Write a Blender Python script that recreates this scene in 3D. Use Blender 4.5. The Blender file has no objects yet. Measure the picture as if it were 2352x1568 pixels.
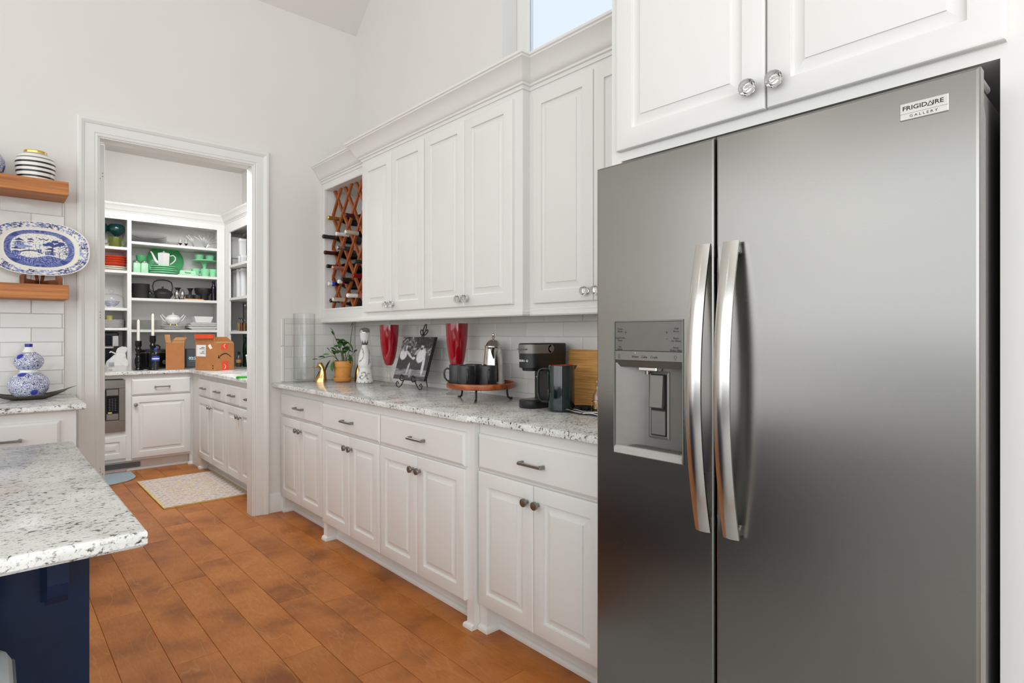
import bpy, math, random
from mathutils import Vector, Matrix, noise
PI = math.pi
sc = bpy.context.scene
COL = sc.collection
random.seed(7)

# ---------------------------------------------------------------- camera, world, lights, exposure
cam = bpy.data.cameras.new('camera')
cam.sensor_width = 36.0
cam.lens = 1335.0 / 2352.0 * 36.0
cam.shift_y = -17.0 / 2352.0
cam.clip_start = 0.05
camo = bpy.data.objects.new('camera', cam)
COL.objects.link(camo)
camo.location = (0, 0, 1.283)
camo.rotation_euler = (PI / 2, 0, math.radians(-42.0))
sc.camera = camo

wd = bpy.data.worlds.new('sky')
sc.world = wd
wd.use_nodes = True
wd.node_tree.nodes['Background'].inputs[0].default_value = (0.75, 0.84, 0.98, 1)
wd.node_tree.nodes['Background'].inputs[1].default_value = 1.12

def area(name, loc, rot, sx, sy, power, color=(1, 1, 1)):
    l = bpy.data.lights.new(name, 'AREA')
    l.shape = 'RECTANGLE'
    l.size = sx
    l.size_y = sy
    l.energy = power
    l.color = color
    o = bpy.data.objects.new(name, l)
    COL.objects.link(o)
    o.location = loc
    o.rotation_euler = rot
    return o
area('left_fill', (-4.2, 0.4, 2.15), (0, -PI / 2, 0), 2.6, 7.4, 130, (0.88, 0.94, 1.0))  # added soft fill spanning the left wall; no window is built there
area('rear_fill', (-1.2, -3.4, 2.0), (PI / 2, 0, 0), 5.0, 2.6, 150, (0.88, 0.94, 1.0))  # added frontal fill from behind the camera; that wall has no window
area('ceiling_fill', (-1.2, -0.4, 4.45), (0, 0, 0), 6.0, 6.0, 24, (0.88, 0.94, 1.0))  # added soft fill in place of light bounced off the ceiling
area('pantry_light', (0.75, 5.2, 3.0), (0, math.radians(-32), 0), 0.9, 0.7, 32, (0.92, 0.95, 1.0))
area('pantry_fill', (1.15, 4.46, 2.78), (math.radians(62), 0, 0), 1.2, 0.45, 20, (0.92, 0.95, 1.0))  # added fill hidden above the door header, brightens the pantry shelves
sc.view_settings.view_transform = 'Standard'
sc.view_settings.look = 'None'
sc.view_settings.gamma = 1.0
sc.view_settings.use_curve_mapping = False
sc.view_settings.exposure = 0.0
try:
    sc.cycles.max_bounces = 10
    sc.cycles.transparent_max_bounces = 16
    sc.cycles.caustics_reflective = False
    sc.cycles.caustics_refractive = False
    sc.cycles.sample_clamp_indirect = 6.0
except Exception:
    pass

# ---------------------------------------------------------------- materials
def lin(c):
    return tuple(((v / 255.0) / 12.92 if v / 255.0 <= 0.04045 else ((v / 255.0 + 0.055) / 1.055) ** 2.4) for v in c)
class NT:
    def __init__(s, name):
        s.m = bpy.data.materials.new(name)
        s.m.use_nodes = True
        s.t = s.m.node_tree
        s.b = s.t.nodes['Principled BSDF']
    def n(s, typ, **kw):
        nd = s.t.nodes.new(typ)
        for k, v in kw.items():
            if hasattr(nd, k):
                setattr(nd, k, v)
            else:
                nd.inputs[k.replace('_', ' ')].default_value = v
        return nd
    def l(s, a, b):
        s.t.links.new(a, b)
    def set(s, **kw):
        for k, v in kw.items():
            s.b.inputs[k.replace('_', ' ')].default_value = v
        return s
    def ramp(s, fac, stops, interp='LINEAR'):
        r = s.t.nodes.new('ShaderNodeValToRGB')
        r.color_ramp.interpolation = interp
        el = r.color_ramp.elements
        while len(el) < len(stops):
            el.new(0.5)
        for e, (p, c) in zip(el, stops):
            e.position = p
            e.color = (*c, 1) if len(c) == 3 else c
        s.l(fac, r.inputs[0])
        return r
    def coords(s, out='Object', scale=(1, 1, 1), rot=(0, 0, 0)):
        tc = s.t.nodes.new('ShaderNodeTexCoord')
        mp = s.t.nodes.new('ShaderNodeMapping')
        mp.inputs['Scale'].default_value = scale
        mp.inputs['Rotation'].default_value = rot
        s.l(tc.outputs[out], mp.inputs[0])
        return mp.outputs[0]
    def world(s, scale=(1, 1, 1), rot=(0, 0, 0)):
        g = s.t.nodes.new('ShaderNodeNewGeometry')
        mp = s.t.nodes.new('ShaderNodeMapping')
        mp.inputs['Scale'].default_value = scale
        mp.inputs['Rotation'].default_value = rot
        s.l(g.outputs['Position'], mp.inputs[0])
        return mp.outputs[0]
    def noise(s, vec, scale=5, detail=3, rough=0.5, dist=0.0):
        nd = s.n('ShaderNodeTexNoise')
        nd.inputs['Scale'].default_value = scale
        nd.inputs['Detail'].default_value = detail
        nd.inputs['Roughness'].default_value = rough
        nd.inputs['Distortion'].default_value = dist
        if vec is not None:
            s.l(vec, nd.inputs['Vector'])
        return nd.outputs[0]
    def mix(s, f, a, b, mode='MIX'):
        nd = s.n('ShaderNodeMix')
        nd.data_type = 'RGBA'
        nd.blend_type = mode
        for v, i in ((f, 0), (a, 6), (b, 7)):
            if isinstance(v, (int, float)):
                nd.inputs[i].default_value = v
            elif isinstance(v, tuple):
                nd.inputs[i].default_value = (*v, 1)
            else:
                s.l(v, nd.inputs[i])
        return nd.outputs[2]
    def bump(s, h, strength=0.2, dist=0.01):
        nd = s.n('ShaderNodeBump')
        nd.inputs['Strength'].default_value = strength
        nd.inputs['Distance'].default_value = dist
        s.l(h, nd.inputs['Height'])
        s.l(nd.outputs[0], s.b.inputs['Normal'])

M = {}
def plain(key, rgb, rough=0.5, metal=0.0, var=0.04, scale=30.0, coat=0.0, bump=0.0):
    t = NT(key)
    c = lin(rgb)
    n = t.noise(t.coords('Object'), scale, 2)
    r = t.ramp(n, [(0.3, tuple(v * (1 - var) for v in c)), (0.7, tuple(min(1, v * (1 + var)) for v in c))])
    t.l(r.outputs[0], t.b.inputs['Base Color'])
    t.set(Roughness=rough, Metallic=metal)
    if coat:
        t.set(Coat_Weight=coat, Coat_Roughness=0.05)
    if bump:
        t.bump(n, bump, 0.004)
    M[key] = t.m
    return t
plain('wall', (229, 226, 220), 0.85, var=0.012, scale=2.0)
plain('ceiling', (226, 222, 216), 0.9, var=0.01, scale=2.0)
plain('trim', (232, 231, 227), 0.42, var=0.008, scale=3.0)
plain('cabinet', (231, 229, 225), 0.38, var=0.008, scale=3.0)
plain('shelf', (229, 227, 223), 0.45, var=0.01)
plain('cavity', (60, 58, 55), 0.8)
plain('nickel', (150, 146, 140), 0.32, 1.0, var=0.06)
plain('chrome', (225, 225, 225), 0.1, 1.0)
plain('silver', (205, 202, 196), 0.16, 1.0, var=0.05)
plain('brass', (212, 176, 116), 0.16, 1.0, var=0.1)
plain('foil_gold', (220, 190, 100), 0.3, 1.0, var=0.15)
plain('navy', (14, 32, 60), 0.2, var=0.08).set(Specular_IOR_Level=0.3)
plain('iron', (22, 21, 21), 0.45, var=0.1)
plain('mug_black', (46, 46, 47), 0.38, var=0.08)
plain('black_gloss', (16, 17, 18), 0.12, var=0.05)
plain('black_plastic', (22, 26, 27), 0.38, var=0.06)
plain('enamel', (14, 32, 32), 0.1, var=0.1, coat=0.5)
plain('enamel_in', (190, 40, 40), 0.3)
plain('white_glaze', (240, 239, 235), 0.15, var=0.01)
plain('white_ceramic', (232, 230, 226), 0.22, var=0.015)
plain('cream', (236, 228, 208), 0.3)
plain('jade', (150, 222, 172), 0.2, var=0.05)
plain('jade_dark', (82, 172, 110), 0.2, var=0.06)
plain('jade_pale', (176, 226, 186), 0.25, var=0.04)
plain('red_glass', (150, 8, 26), 0.06, var=0.06, coat=0.4)
plain('terracotta', (222, 152, 72), 0.55, var=0.06, scale=40)
plain('soil', (52, 38, 28), 0.95, var=0.4, scale=120, bump=0.6)
plain('leaf', (44, 88, 34), 0.4, var=0.35, scale=25)
plain('leaf_light', (98, 150, 50), 0.4, var=0.25, scale=25)
plain('stem', (92, 96, 58), 0.7, var=0.25)
plain('red_bowl', (206, 66, 36), 0.2, var=0.04)
plain('olive', (98, 106, 42), 0.2, var=0.1)
plain('goblet_green', (14, 62, 60), 0.08, var=0.15, coat=0.4)
plain('cast_iron', (42, 41, 40), 0.4, var=0.15, bump=0.1)
plain('candle', (243, 238, 226), 0.5, var=0.02)
plain('paper', (208, 207, 203), 0.8, var=0.04, bump=0.2)
plain('print_black', (28, 26, 26), 0.5)
plain('print_white', (240, 240, 238), 0.5)
plain('print_orange', (232, 78, 36), 0.45)
plain('steel_grey', (128, 126, 121), 0.4, 0.55, var=0.03)
plain('steel_dark', (112, 110, 106), 0.34, 0.6, var=0.03)
plain('steel_side', (150, 149, 146), 0.45, 0.5, var=0.03)
plain('gasket', (26, 26, 26), 0.7)
plain('tray_light', (200, 198, 192), 0.35, 0.3)
plain('text_dark', (52, 51, 49), 0.5)
plain('text_black', (16, 16, 16), 0.5)
plain('badge', (196, 194, 189), 0.3, 0.6, var=0.02)
plain('blue_cap', (50, 70, 200), 0.4)
plain('green_cap', (60, 170, 50), 0.4)
plain('rug_edge', (226, 202, 138), 0.9, var=0.08)
plain('yellow', (216, 208, 110), 0.5, var=0.1)
plain('stool', (200, 203, 206), 0.5, var=0.03, scale=80)
plain('seam', (120, 122, 124), 0.7)
plain('mat_blue', (160, 176, 184), 0.9, var=0.08, scale=90)
plain('pasta', (226, 176, 110), 0.6, var=0.2, scale=200)
plain('coffee', (70, 46, 30), 0.8, var=0.4, scale=200)
plain('olive_oil', (150, 122, 40), 0.1, var=0.1)
plain('vinegar', (90, 34, 22), 0.1, var=0.1)
plain('cardboard_in', (188, 140, 92), 0.85, var=0.05)
plain('plastic_white', (236, 235, 232), 0.4)
plain('register', (118, 124, 128), 0.5, 0.2)
plain('grout', (206, 204, 199), 0.9, var=0.03)
plain('foil_red', (150, 20, 30), 0.35, 0.4)
plain('foil_rose', (214, 150, 132), 0.3, 0.7)
plain('foil_pearl', (226, 220, 204), 0.3, 0.5)
plain('foil_dark', (40, 32, 30), 0.35, 0.2)
plain('foil_wine', (74, 30, 28), 0.35, 0.2)
plain('added_rug_pale', (186, 185, 182), 0.95, var=0.06)
plain('added_sofa', (160, 159, 156), 0.9, var=0.08)

# tile: hand-made glaze, a shade of its own for each tile
t = NT('tile')
oi = t.n('ShaderNodeObjectInfo')
r = t.ramp(oi.outputs['Random'], [(0, lin((212, 210, 205))), (1, lin((228, 226, 221)))])
t.l(r.outputs[0], t.b.inputs['Base Color'])
t.set(Roughness=0.16)
t.bump(t.noise(t.world(), 14, 2), 0.12, 0.012)
M['tile'] = t.m

# granite
def granite(key, rotz):
    t = NT(key)
    v = t.world((1, 1, 1))
    n1 = t.noise(t.world((78, 104, 92)), 1.0, 4, 0.62, 0.5)
    n2 = t.noise(t.world((160, 200, 180)), 1.0, 3, 0.6, 0.3)
    n3 = t.noise(t.world((9, 11, 10)), 1.0, 3, 0.55)
    base = t.ramp(n3, [(0.3, lin((208, 208, 203))), (0.65, lin((234, 234, 230)))])
    ad = t.n('ShaderNodeMath', operation='MULTIPLY_ADD')
    ad.inputs[1].default_value = -0.22
    t.l(n3, ad.inputs[0])
    ad2 = t.n('ShaderNodeMath', operation='ADD')
    t.l(n1, ad.inputs[2])
    t.l(ad.outputs[0], ad2.inputs[0])
    ad2.inputs[1].default_value = 0.11
    f2 = t.ramp(n2, [(0.56, (0, 0, 0)), (0.68, (1, 1, 1))])
    c = t.mix(f2.outputs[0], base.outputs[0], lin((172, 170, 164)))
    f1 = t.ramp(ad2.outputs[0], [(0.56, (0, 0, 0)), (0.62, (1, 1, 1))])
    c = t.mix(f1.outputs[0], c, lin((128, 123, 117)))
    f0 = t.ramp(ad2.outputs[0], [(0.63, (0, 0, 0)), (0.66, (1, 1, 1))])
    c = t.mix(f0.outputs[0], c, lin((44, 38, 37)))
    t.l(c, t.b.inputs['Base Color'])
    t.set(Roughness=0.17)
    M[key] = t.m
granite('granite', 0.25)

# floor wood
def wood(key, ca, cb, cc, along, scl=1.0, rough=0.32, rnd=True, rings=0.5, line=None):
    t = NT(key)
    g = t.n('ShaderNodeNewGeometry')
    vec = g.outputs['Position']
    oi = t.n('ShaderNodeObjectInfo')
    if rnd:
        ad = t.n('ShaderNodeVectorMath', operation='MULTIPLY_ADD')
        cmb = t.n('ShaderNodeCombineXYZ')
        for i in range(3):
            t.l(oi.outputs['Random'], cmb.inputs[i])
        t.l(cmb.outputs[0], ad.inputs[0])
        ad.inputs[1].default_value = (37.0, 91.0, 53.0)
        t.l(vec, ad.inputs[2])
        vec = ad.outputs[0]
    mp = t.n('ShaderNodeMapping')
    s = {'x': (0.22, 1, 1), 'y': (1, 0.22, 1), 'z': (1, 1, 0.22)}[along]
    mp.inputs['Scale'].default_value = tuple(v * scl for v in s)
    t.l(vec, mp.inputs[0])
    big = t.noise(mp.outputs[0], 4.2, 3, 0.5, 0.4)
    mul = t.n('ShaderNodeMath', operation='MULTIPLY')
    mul.inputs[1].default_value = 58.0
    t.l(big, mul.inputs[0])
    sn = t.n('ShaderNodeMath', operation='SINE')
    t.l(mul.outputs[0], sn.inputs[0])
    blot = t.noise(vec, 3.5 * scl, 3, 0.6)
    fine = t.noise(mp.outputs[0], 120, 3, 0.6)
    c0 = t.ramp(blot, [(0.28, ca), (0.5, cb), (0.75, cc)])
    fr = t.ramp(fine, [(0.3, (0.82, 0.82, 0.82)), (0.7, (1.08, 1.08, 1.08))])
    c = t.mix(0.8, c0.outputs[0], fr.outputs[0], 'MULTIPLY')
    lr = t.ramp(sn.outputs[0], [(0.0, (0, 0, 0)), (0.965, (0, 0, 0)), (1.0, (1, 1, 1))])
    lf = t.n('ShaderNodeMath', operation='MULTIPLY')
    lf.inputs[1].default_value = rings
    t.l(lr.outputs[0], lf.inputs[0])
    c = t.mix(lf.outputs[0], c, line or cc)
    if rnd:
        rr = t.ramp(oi.outputs['Random'], [(0, (0.84, 0.82, 0.80)), (1, (1.06, 1.06, 1.06))])
        c = t.mix(1.0, c, rr.outputs[0], 'MULTIPLY')
    t.l(c, t.b.inputs['Base Color'])
    t.set(Roughness=rough)
    t.set(Specular_IOR_Level=0.3)
    t.bump(fine, 0.05, 0.002)
    M[key] = t.m
wood('floor_wood', lin((146, 84, 33)), lin((190, 115, 50)), lin((206, 133, 67)), 'y', 1.0, 0.36, True, 0.38, lin((200, 142, 86)))
wood('shelf_wood', lin((168, 100, 42)), lin((190, 118, 54)), lin((204, 134, 68)), 'x', 2.5, 0.5, True, 0.45, lin((160, 92, 40)))
wood('rack_wood', lin((128, 62, 26)), lin((164, 86, 38)), lin((186, 104, 52)), 'z', 4, 0.5, True, 0.2)
wood('acacia', lin((120, 52, 24)), lin((160, 76, 36)), lin((206, 140, 84)), 'y', 4, 0.35, False, 0.4)
wood('stand_wood', lin((96, 52, 26)), lin((130, 72, 36)), lin((150, 90, 50)), 'z', 5, 0.45, True, 0.2)
wood('bamboo', lin((206, 146, 74)), lin((220, 164, 90)), lin((230, 178, 108)), 'y', 8, 0.5, False, 0.7, lin((190, 126, 60)))
wood('tray_metal_dark', lin((60, 56, 52)), lin((92, 84, 76)), lin((120, 112, 104)), 'x', 6, 0.35, False, 0.3)

def grain(key, ca, cb, scale, rough=0.5, rnd=True):
    t = NT(key)
    n = t.noise(t.world(scale), 1.0, 4, 0.6, 0.4)
    n2 = t.noise(t.world(tuple(v * .25 for v in scale)), 1.0, 2, 0.5)
    r = t.ramp(n, [(0.3, ca), (0.68, cb)])
    r2 = t.ramp(n2, [(0.3, (0.82, 0.8, 0.78)), (0.7, (1.1, 1.1, 1.1))])
    t.l(t.mix(1.0, r.outputs[0], r2.outputs[0], 'MULTIPLY'), t.b.inputs['Base Color'])
    t.set(Roughness=rough)
    t.bump(n, 0.06, 0.002)
    M[key] = t.m
grain('bamboo', lin((196, 132, 62)), lin((238, 184, 112)), (30, 5, 170), 0.5)
grain('shelf_wood', lin((160, 90, 36)), lin((206, 134, 66)), (3, 30, 60), 0.5)
grain('acacia', lin((112, 46, 22)), lin((196, 108, 58)), (26, 4, 26), 0.35)
# cardboard
t = plain('cardboard', (184, 122, 72), 0.85, var=0.06, scale=18)

# brushed stainless: fine vertical brush, slow waviness of the sheet
t = NT('stainless')
t.set(Metallic=1.0, Roughness=0.27, Base_Color=(*lin((142, 140, 136)), 1), Anisotropic=0.0)
br = t.noise(t.coords('Object', (900, 900, 14)), 1.0, 3, 0.6)
sx = t.n('ShaderNodeSeparateXYZ')
t.l(t.coords('Object', (2.0, 1.0, 19.0)), sx.inputs[0])
ph = t.n('ShaderNodeMath', operation='ADD')
t.l(sx.outputs[0], ph.inputs[0])
t.l(sx.outputs[2], ph.inputs[1])
sw = t.n('ShaderNodeMath', operation='SINE')
t.l(ph.outputs[0], sw.inputs[0])
t.bump(sw.outputs[0], 0.05, 0.012)
sm = t.noise(t.coords('Object', (1.5, 1.5, 4)), 1.0, 0, 0.5)
rr = t.ramp(sm, [(0.3, (0.25, 0.25, 0.25)), (0.7, (0.30, 0.30, 0.30))])
t.l(rr.outputs[0], t.b.inputs['Roughness'])
M['stainless'] = t.m
t = NT('steel_handle')
t.set(Metallic=1.0, Roughness=0.2, Base_Color=(*lin((205, 203, 199)), 1))
t.bump(t.noise(t.coords('Object', (700, 700, 20)), 1.0, 2), 0.03, 0.004)
M['steel_handle'] = t.m

# thin clear glass: clear film with fresnel gloss
def thin(key, tint, ior=1.5, rough=0.02, gl=1.0, edge=0.6):
    t = NT(key)
    t.t.nodes.remove(t.b)
    tr = t.n('ShaderNodeBsdfTransparent')
    g = t.n('ShaderNodeBsdfGlossy')
    g.inputs['Roughness'].default_value = rough
    lw = t.n('ShaderNodeLayerWeight')
    lw.inputs[0].default_value = 0.5
    pw_ = t.n('ShaderNodeMath', operation='POWER')
    pw_.inputs[1].default_value = 6.0
    t.l(lw.outputs['Facing'], pw_.inputs[0])
    pe = t.n('ShaderNodeMath', operation='POWER')
    pe.inputs[1].default_value = 5.0
    t.l(lw.outputs['Facing'], pe.inputs[0])
    t.l(t.mix(pe.outputs[0], tint, tuple(v * edge for v in tint)), tr.inputs[0])
    f0 = ((ior - 1) / (ior + 1)) ** 2
    mu = t.n('ShaderNodeMath', operation='MULTIPLY_ADD')
    mu.inputs[1].default_value = 0.5 * gl
    mu.inputs[2].default_value = f0 * gl
    t.l(pw_.outputs[0], mu.inputs[0])
    mxs = t.n('ShaderNodeMixShader')
    t.l(mu.outputs[0], mxs.inputs[0])
    t.l(tr.outputs[0], mxs.inputs[1])
    t.l(g.outputs[0], mxs.inputs[2])
    t.l(mxs.outputs[0], t.t.nodes['Material Output'].inputs[0])
    M[key] = t.m
thin('glass', (0.985, 0.988, 0.986), 1.45, 0.02, 0.8)
thin('glass_window', (0.98, 0.99, 1.0), 1.3)
thin('glass_cut', (0.93, 0.93, 0.925), 1.6, 0.08, 1.2, 0.85)
thin('glass_green', (0.12, 0.42, 0.25), 1.5)
thin('plastic_clear', (0.93, 0.94, 0.95), 1.5, 0.1)
t = NT('frosted')
t.set(Base_Color=(0.93, 0.93, 0.92, 1), Roughness=0.35, Alpha=0.72)
M['frosted'] = t.m
t = NT('crystal')
t.set(Transmission_Weight=1.0, Roughness=0.02, IOR=1.5, Base_Color=(0.97, 0.97, 0.97, 1))
M['crystal'] = t.m
t = NT('screen')
t.set(Base_Color=(0.01, 0.012, 0.016, 1), Roughness=0.12, Specular_IOR_Level=0.25)
M['screen'] = t.m
t = NT('display_text')
t.set(Base_Color=(0.6, 0.9, 0.9, 1), Emission_Color=(0.5, 0.95, 0.9, 1), Emission_Strength=0.4)
M['display_text'] = t.m
t = NT('lamp_glow')
t.set(Base_Color=(1, 1, 1, 1), Emission_Color=(1, 0.95, 0.86, 1), Emission_Strength=8.0)
M['lamp_glow'] = t.m
# painted colours held per point
for key, rough in (('painted', 0.32), ('painted_matte', 0.55), ('woven', 0.95)):
    t = NT(key)
    a = t.n('ShaderNodeAttribute', attribute_name='Col')
    t.l(a.outputs['Color'], t.b.inputs['Base Color'])
    t.set(Roughness=rough)
    if key == 'woven':
        t.bump(t.noise(t.coords('Object'), 260, 2), 0.5, 0.004)
    M[key] = t.m
# blue and white porcelain scrollwork
def porcelain(key, scale):
    t = NT(key)
    v = t.coords('Object')
    n = t.noise(v, scale, 2, 0.5, 1.6)
    b = t.n('ShaderNodeMath', operation='PINGPONG')
    b.inputs[1].default_value = 0.055
    t.l(n, b.inputs[0])
    f = t.ramp(b.outputs[0], [(0.022, (1, 1, 1)), (0.032, (0, 0, 0))])
    vo = t.n('ShaderNodeTexVoronoi')
    vo.inputs['Scale'].default_value = scale * 0.28
    t.l(v, vo.inputs['Vector'])
    fl = t.ramp(vo.outputs[0], [(0.2, (1, 1, 1)), (0.26, (0, 0, 0))])
    c = t.mix(f.outputs[0], lin((238, 240, 246)), lin((44, 58, 128)))
    c = t.mix(fl.outputs[0], c, lin((52, 66, 170)))
    t.l(c, t.b.inputs['Base Color'])
    t.set(Roughness=0.12)
    M[key] = t.m
porcelain('porcelain', 42)
plain('blue_glaze', (42, 56, 140), 0.15, var=0.2, scale=60)

# ---------------------------------------------------------------- mesh helpers
class MB:
    def __init__(s):
        s.v = []
        s.f = []
    def quad(s, a, b, c, d):
        i = len(s.v)
        s.v += [tuple(a), tuple(b), tuple(c), tuple(d)]
        s.f.append((i, i + 1, i + 2, i + 3))
    def box(s, x0, x1, y0, y1, z0, z1, c=0.0):
        if x0 > x1: x0, x1 = x1, x0
        if y0 > y1: y0, y1 = y1, y0
        if z0 > z1: z0, z1 = z1, z0
        i = len(s.v)
        c = min(c, (x1 - x0) * .45, (y1 - y0) * .45, (z1 - z0) * .45)
        if c <= 0:
            s.v += [(x, y, z) for z in (z0, z1) for y in (y0, y1) for x in (x0, x1)]
            s.f += [tuple(i + k for k in q) for q in ((0, 2, 3, 1), (4, 5, 7, 6), (0, 1, 5, 4), (1, 3, 7, 5), (3, 2, 6, 7), (2, 0, 4, 6))]
            return s
        X, Y, Z = (x0, x1), (y0, y1), (z0, z1)
        idx = {}
        for a in (0, 1):
            for b in (0, 1):
                for d in (0, 1):
                    sx, sy, sz = (1, -1)[a], (1, -1)[b], (1, -1)[d]
                    for k, p in enumerate(((0, c, c), (c, 0, c), (c, c, 0))):
                        idx[a, b, d, k] = len(s.v)
                        s.v.append((X[a] + sx * p[0], Y[b] + sy * p[1], Z[d] + sz * p[2]))
        def q(*keys):
            s.f.append(tuple(idx[k] for k in keys))
        q((0, 0, 0, 0), (0, 0, 1, 0), (0, 1, 1, 0), (0, 1, 0, 0))
        q((1, 0, 0, 0), (1, 1, 0, 0), (1, 1, 1, 0), (1, 0, 1, 0))
        q((0, 0, 0, 1), (1, 0, 0, 1), (1, 0, 1, 1), (0, 0, 1, 1))
        q((0, 1, 0, 1), (0, 1, 1, 1), (1, 1, 1, 1), (1, 1, 0, 1))
        q((0, 0, 0, 2), (0, 1, 0, 2), (1, 1, 0, 2), (1, 0, 0, 2))
        q((0, 0, 1, 2), (1, 0, 1, 2), (1, 1, 1, 2), (0, 1, 1, 2))
        for a in (0, 1):
            for b in (0, 1):
                q((a, b, 0, 0), (a, b, 1, 0), (a, b, 1, 1), (a, b, 0, 1))
                q((a, 0, b, 0), (a, 1, b, 0), (a, 1, b, 2), (a, 0, b, 2))
                q((0, a, b, 1), (1, a, b, 1), (1, a, b, 2), (0, a, b, 2))
        for a in (0, 1):
            for b in (0, 1):
                for d in (0, 1):
                    q((a, b, d, 0), (a, b, d, 1), (a, b, d, 2))
        return s
    def lathe(s, prof, n=32, cx=0, cy=0, cz=0, a0=0.0, ripple=None):
        rings = []
        for (r, z) in prof:
            if r <= 1e-6:
                rings.append([len(s.v)])
                s.v.append((cx, cy, cz + z))
            else:
                base = len(s.v)
                for k in range(n):
                    a = a0 + 2 * PI * k / n
                    rr = r * (ripple(k, z) if ripple else 1)
                    s.v.append((cx + rr * math.cos(a), cy + rr * math.sin(a), cz + z))
                rings.append(list(range(base, base + n)))
        for A, B in zip(rings, rings[1:]):
            if len(A) == 1 and len(B) == 1:
                continue
            for k in range(n):
                k2 = (k + 1) % n
                if len(A) == 1:
                    s.f.append((A[0], B[k2], B[k]))
                elif len(B) == 1:
                    s.f.append((A[k], A[k2], B[0]))
                else:
                    s.f.append((A[k], A[k2], B[k2], B[k]))
        return s
    def tube(s, pts, r, n=8, closed=False, flat=None, up=None):
        pts = [Vector(p) for p in pts]
        m = len(pts)
        rs = r if isinstance(r, (list, tuple)) else [r] * m
        prev = None
        rings = []
        for i, p in enumerate(pts):
            if closed:
                d = pts[(i + 1) % m] - pts[i - 1]
            else:
                d = pts[min(i + 1, m - 1)] - pts[max(i - 1, 0)]
            d.normalize()
            if prev is None:
                u = Vector(up) if up else (Vector((0, 0, 1)) if abs(d.z) < 0.9 else Vector((1, 0, 0)))
            else:
                u = prev
            u = (u - d * u.dot(d))
            if u.length < 1e-6:
                u = d.orthogonal()
            u.normalize()
            prev = u
            w = d.cross(u)
            base = len(s.v)
            for k in range(n):
                a = 2 * PI * (k + 0.5) / n
                fu, fw = (flat if flat else (1, 1))
                s.v.append(tuple(p + u * math.cos(a) * rs[i] * fu + w * math.sin(a) * rs[i] * fw))
            rings.append(list(range(base, base + n)))
        pairs = list(zip(rings, rings[1:]))
        if closed:
            pairs.append((rings[-1], rings[0]))
        for A, B in pairs:
            for k in range(n):
                k2 = (k + 1) % n
                s.f.append((A[k], A[k2], B[k2], B[k]))
        if not closed:
            s.f.append(tuple(reversed(rings[0])))
            s.f.append(tuple(rings[-1]))
        return s
    def prism(s, poly, d0, d1, axis='z'):
        """poly: 2-D outline extruded along axis from d0 to d1"""
        def P(a, b, d):
            return {'z': (a, b, d), 'y': (a, d, b), 'x': (d, a, b)}[axis]
        i = len(s.v)
        m = len(poly)
        s.v += [P(a, b, d0) for a, b in poly] + [P(a, b, d1) for a, b in poly]
        s.f.append(tuple(i + k for k in reversed(range(m))))
        s.f.append(tuple(i + m + k for k in range(m)))
        for k in range(m):
            k2 = (k + 1) % m
            s.f.append((i + k, i + k2, i + m + k2, i + m + k))
        return s
    def rings(s, loops, cap0=True, cap1=True):
        """loft between closed loops with equal point counts"""
        idx = []
        for lp in loops:
            b = len(s.v)
            s.v += [tuple(p) for p in lp]
            idx.append(list(range(b, b + len(lp))))
        for A, B in zip(idx, idx[1:]):
            m = len(A)
            for k in range(m):
                k2 = (k + 1) % m
                s.f.append((A[k], A[k2], B[k2], B[k]))
        if cap0:
            s.f.append(tuple(reversed(idx[0])))
        if cap1:
            s.f.append(tuple(idx[-1]))
        return s
    def panel(s, x0, x1, z0, z1, steps):
        """stepped front facing -y: steps of (inset, y)"""
        loops = []
        for ins, y in steps:
            loops.append([(x0 + ins, y, z0 + ins), (x1 - ins, y, z0 + ins), (x1 - ins, y, z1 - ins), (x0 + ins, y, z1 - ins)])
        return s.rings(loops)
    def sweep(s, path, prof):
        """prof (out, z) swept along an XY polyline; outward is to the right of travel; mitred"""
        pts = [Vector((p[0], p[1])) for p in path]
        loops = []
        for i, p in enumerate(pts):
            ns = []
            if i > 0:
                d = (pts[i] - pts[i - 1]).normalized()
                ns.append(Vector((d.y, -d.x)))
            if i < len(pts) - 1:
                d = (pts[i + 1] - pts[i]).normalized()
                ns.append(Vector((d.y, -d.x)))
            if len(ns) == 2:
                nn = (ns[0] + ns[1]) / (1 + ns[0].dot(ns[1]))
            else:
                nn = ns[0]
            loops.append([(p.x + nn.x * o, p.y + nn.y * o, z) for o, z in prof])
        return s.rings(loops)
    def xf(s, mat):
        s.v = [tuple(mat @ Vector(p)) for p in s.v]
        return s
    def add(s, o):
        i = len(s.v)
        s.v += o.v
        s.f += [tuple(i + k for k in q) for q in o.f]
        return s

def mesh_of(name, mb, mat, angle=35, fix=True):
    me = bpy.data.meshes.new(name)
    me.from_pydata(mb.v, [], mb.f)
    if fix:
        import bmesh
        bm = bmesh.new()
        bm.from_mesh(me)
        bmesh.ops.recalc_face_normals(bm, faces=bm.faces)
        bm.to_mesh(me)
        bm.free()
    me.materials.append(M[mat])
    if angle:
        me.polygons.foreach_set('use_smooth', [True] * len(me.polygons))
        try:
            me.set_sharp_from_angle(angle=math.radians(angle))
        except Exception:
            pass
    return me
def tag(o, label=None, cat=None, group=None, kind=None):
    if label: o['label'] = label
    if cat: o['category'] = cat
    if group: o['group'] = group
    if kind: o['kind'] = kind
    return o
def P(name, mb, mat, parent=None, loc=(0, 0, 0), rot=(0, 0, 0), angle=35, label=None):
    me = mb if isinstance(mb, bpy.types.Mesh) else mesh_of(name, mb, mat, angle)
    o = bpy.data.objects.new(name, me)
    COL.objects.link(o)
    o.location = loc
    o.rotation_euler = rot
    if parent: o.parent = parent
    if label: o['label'] = label
    return o
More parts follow.
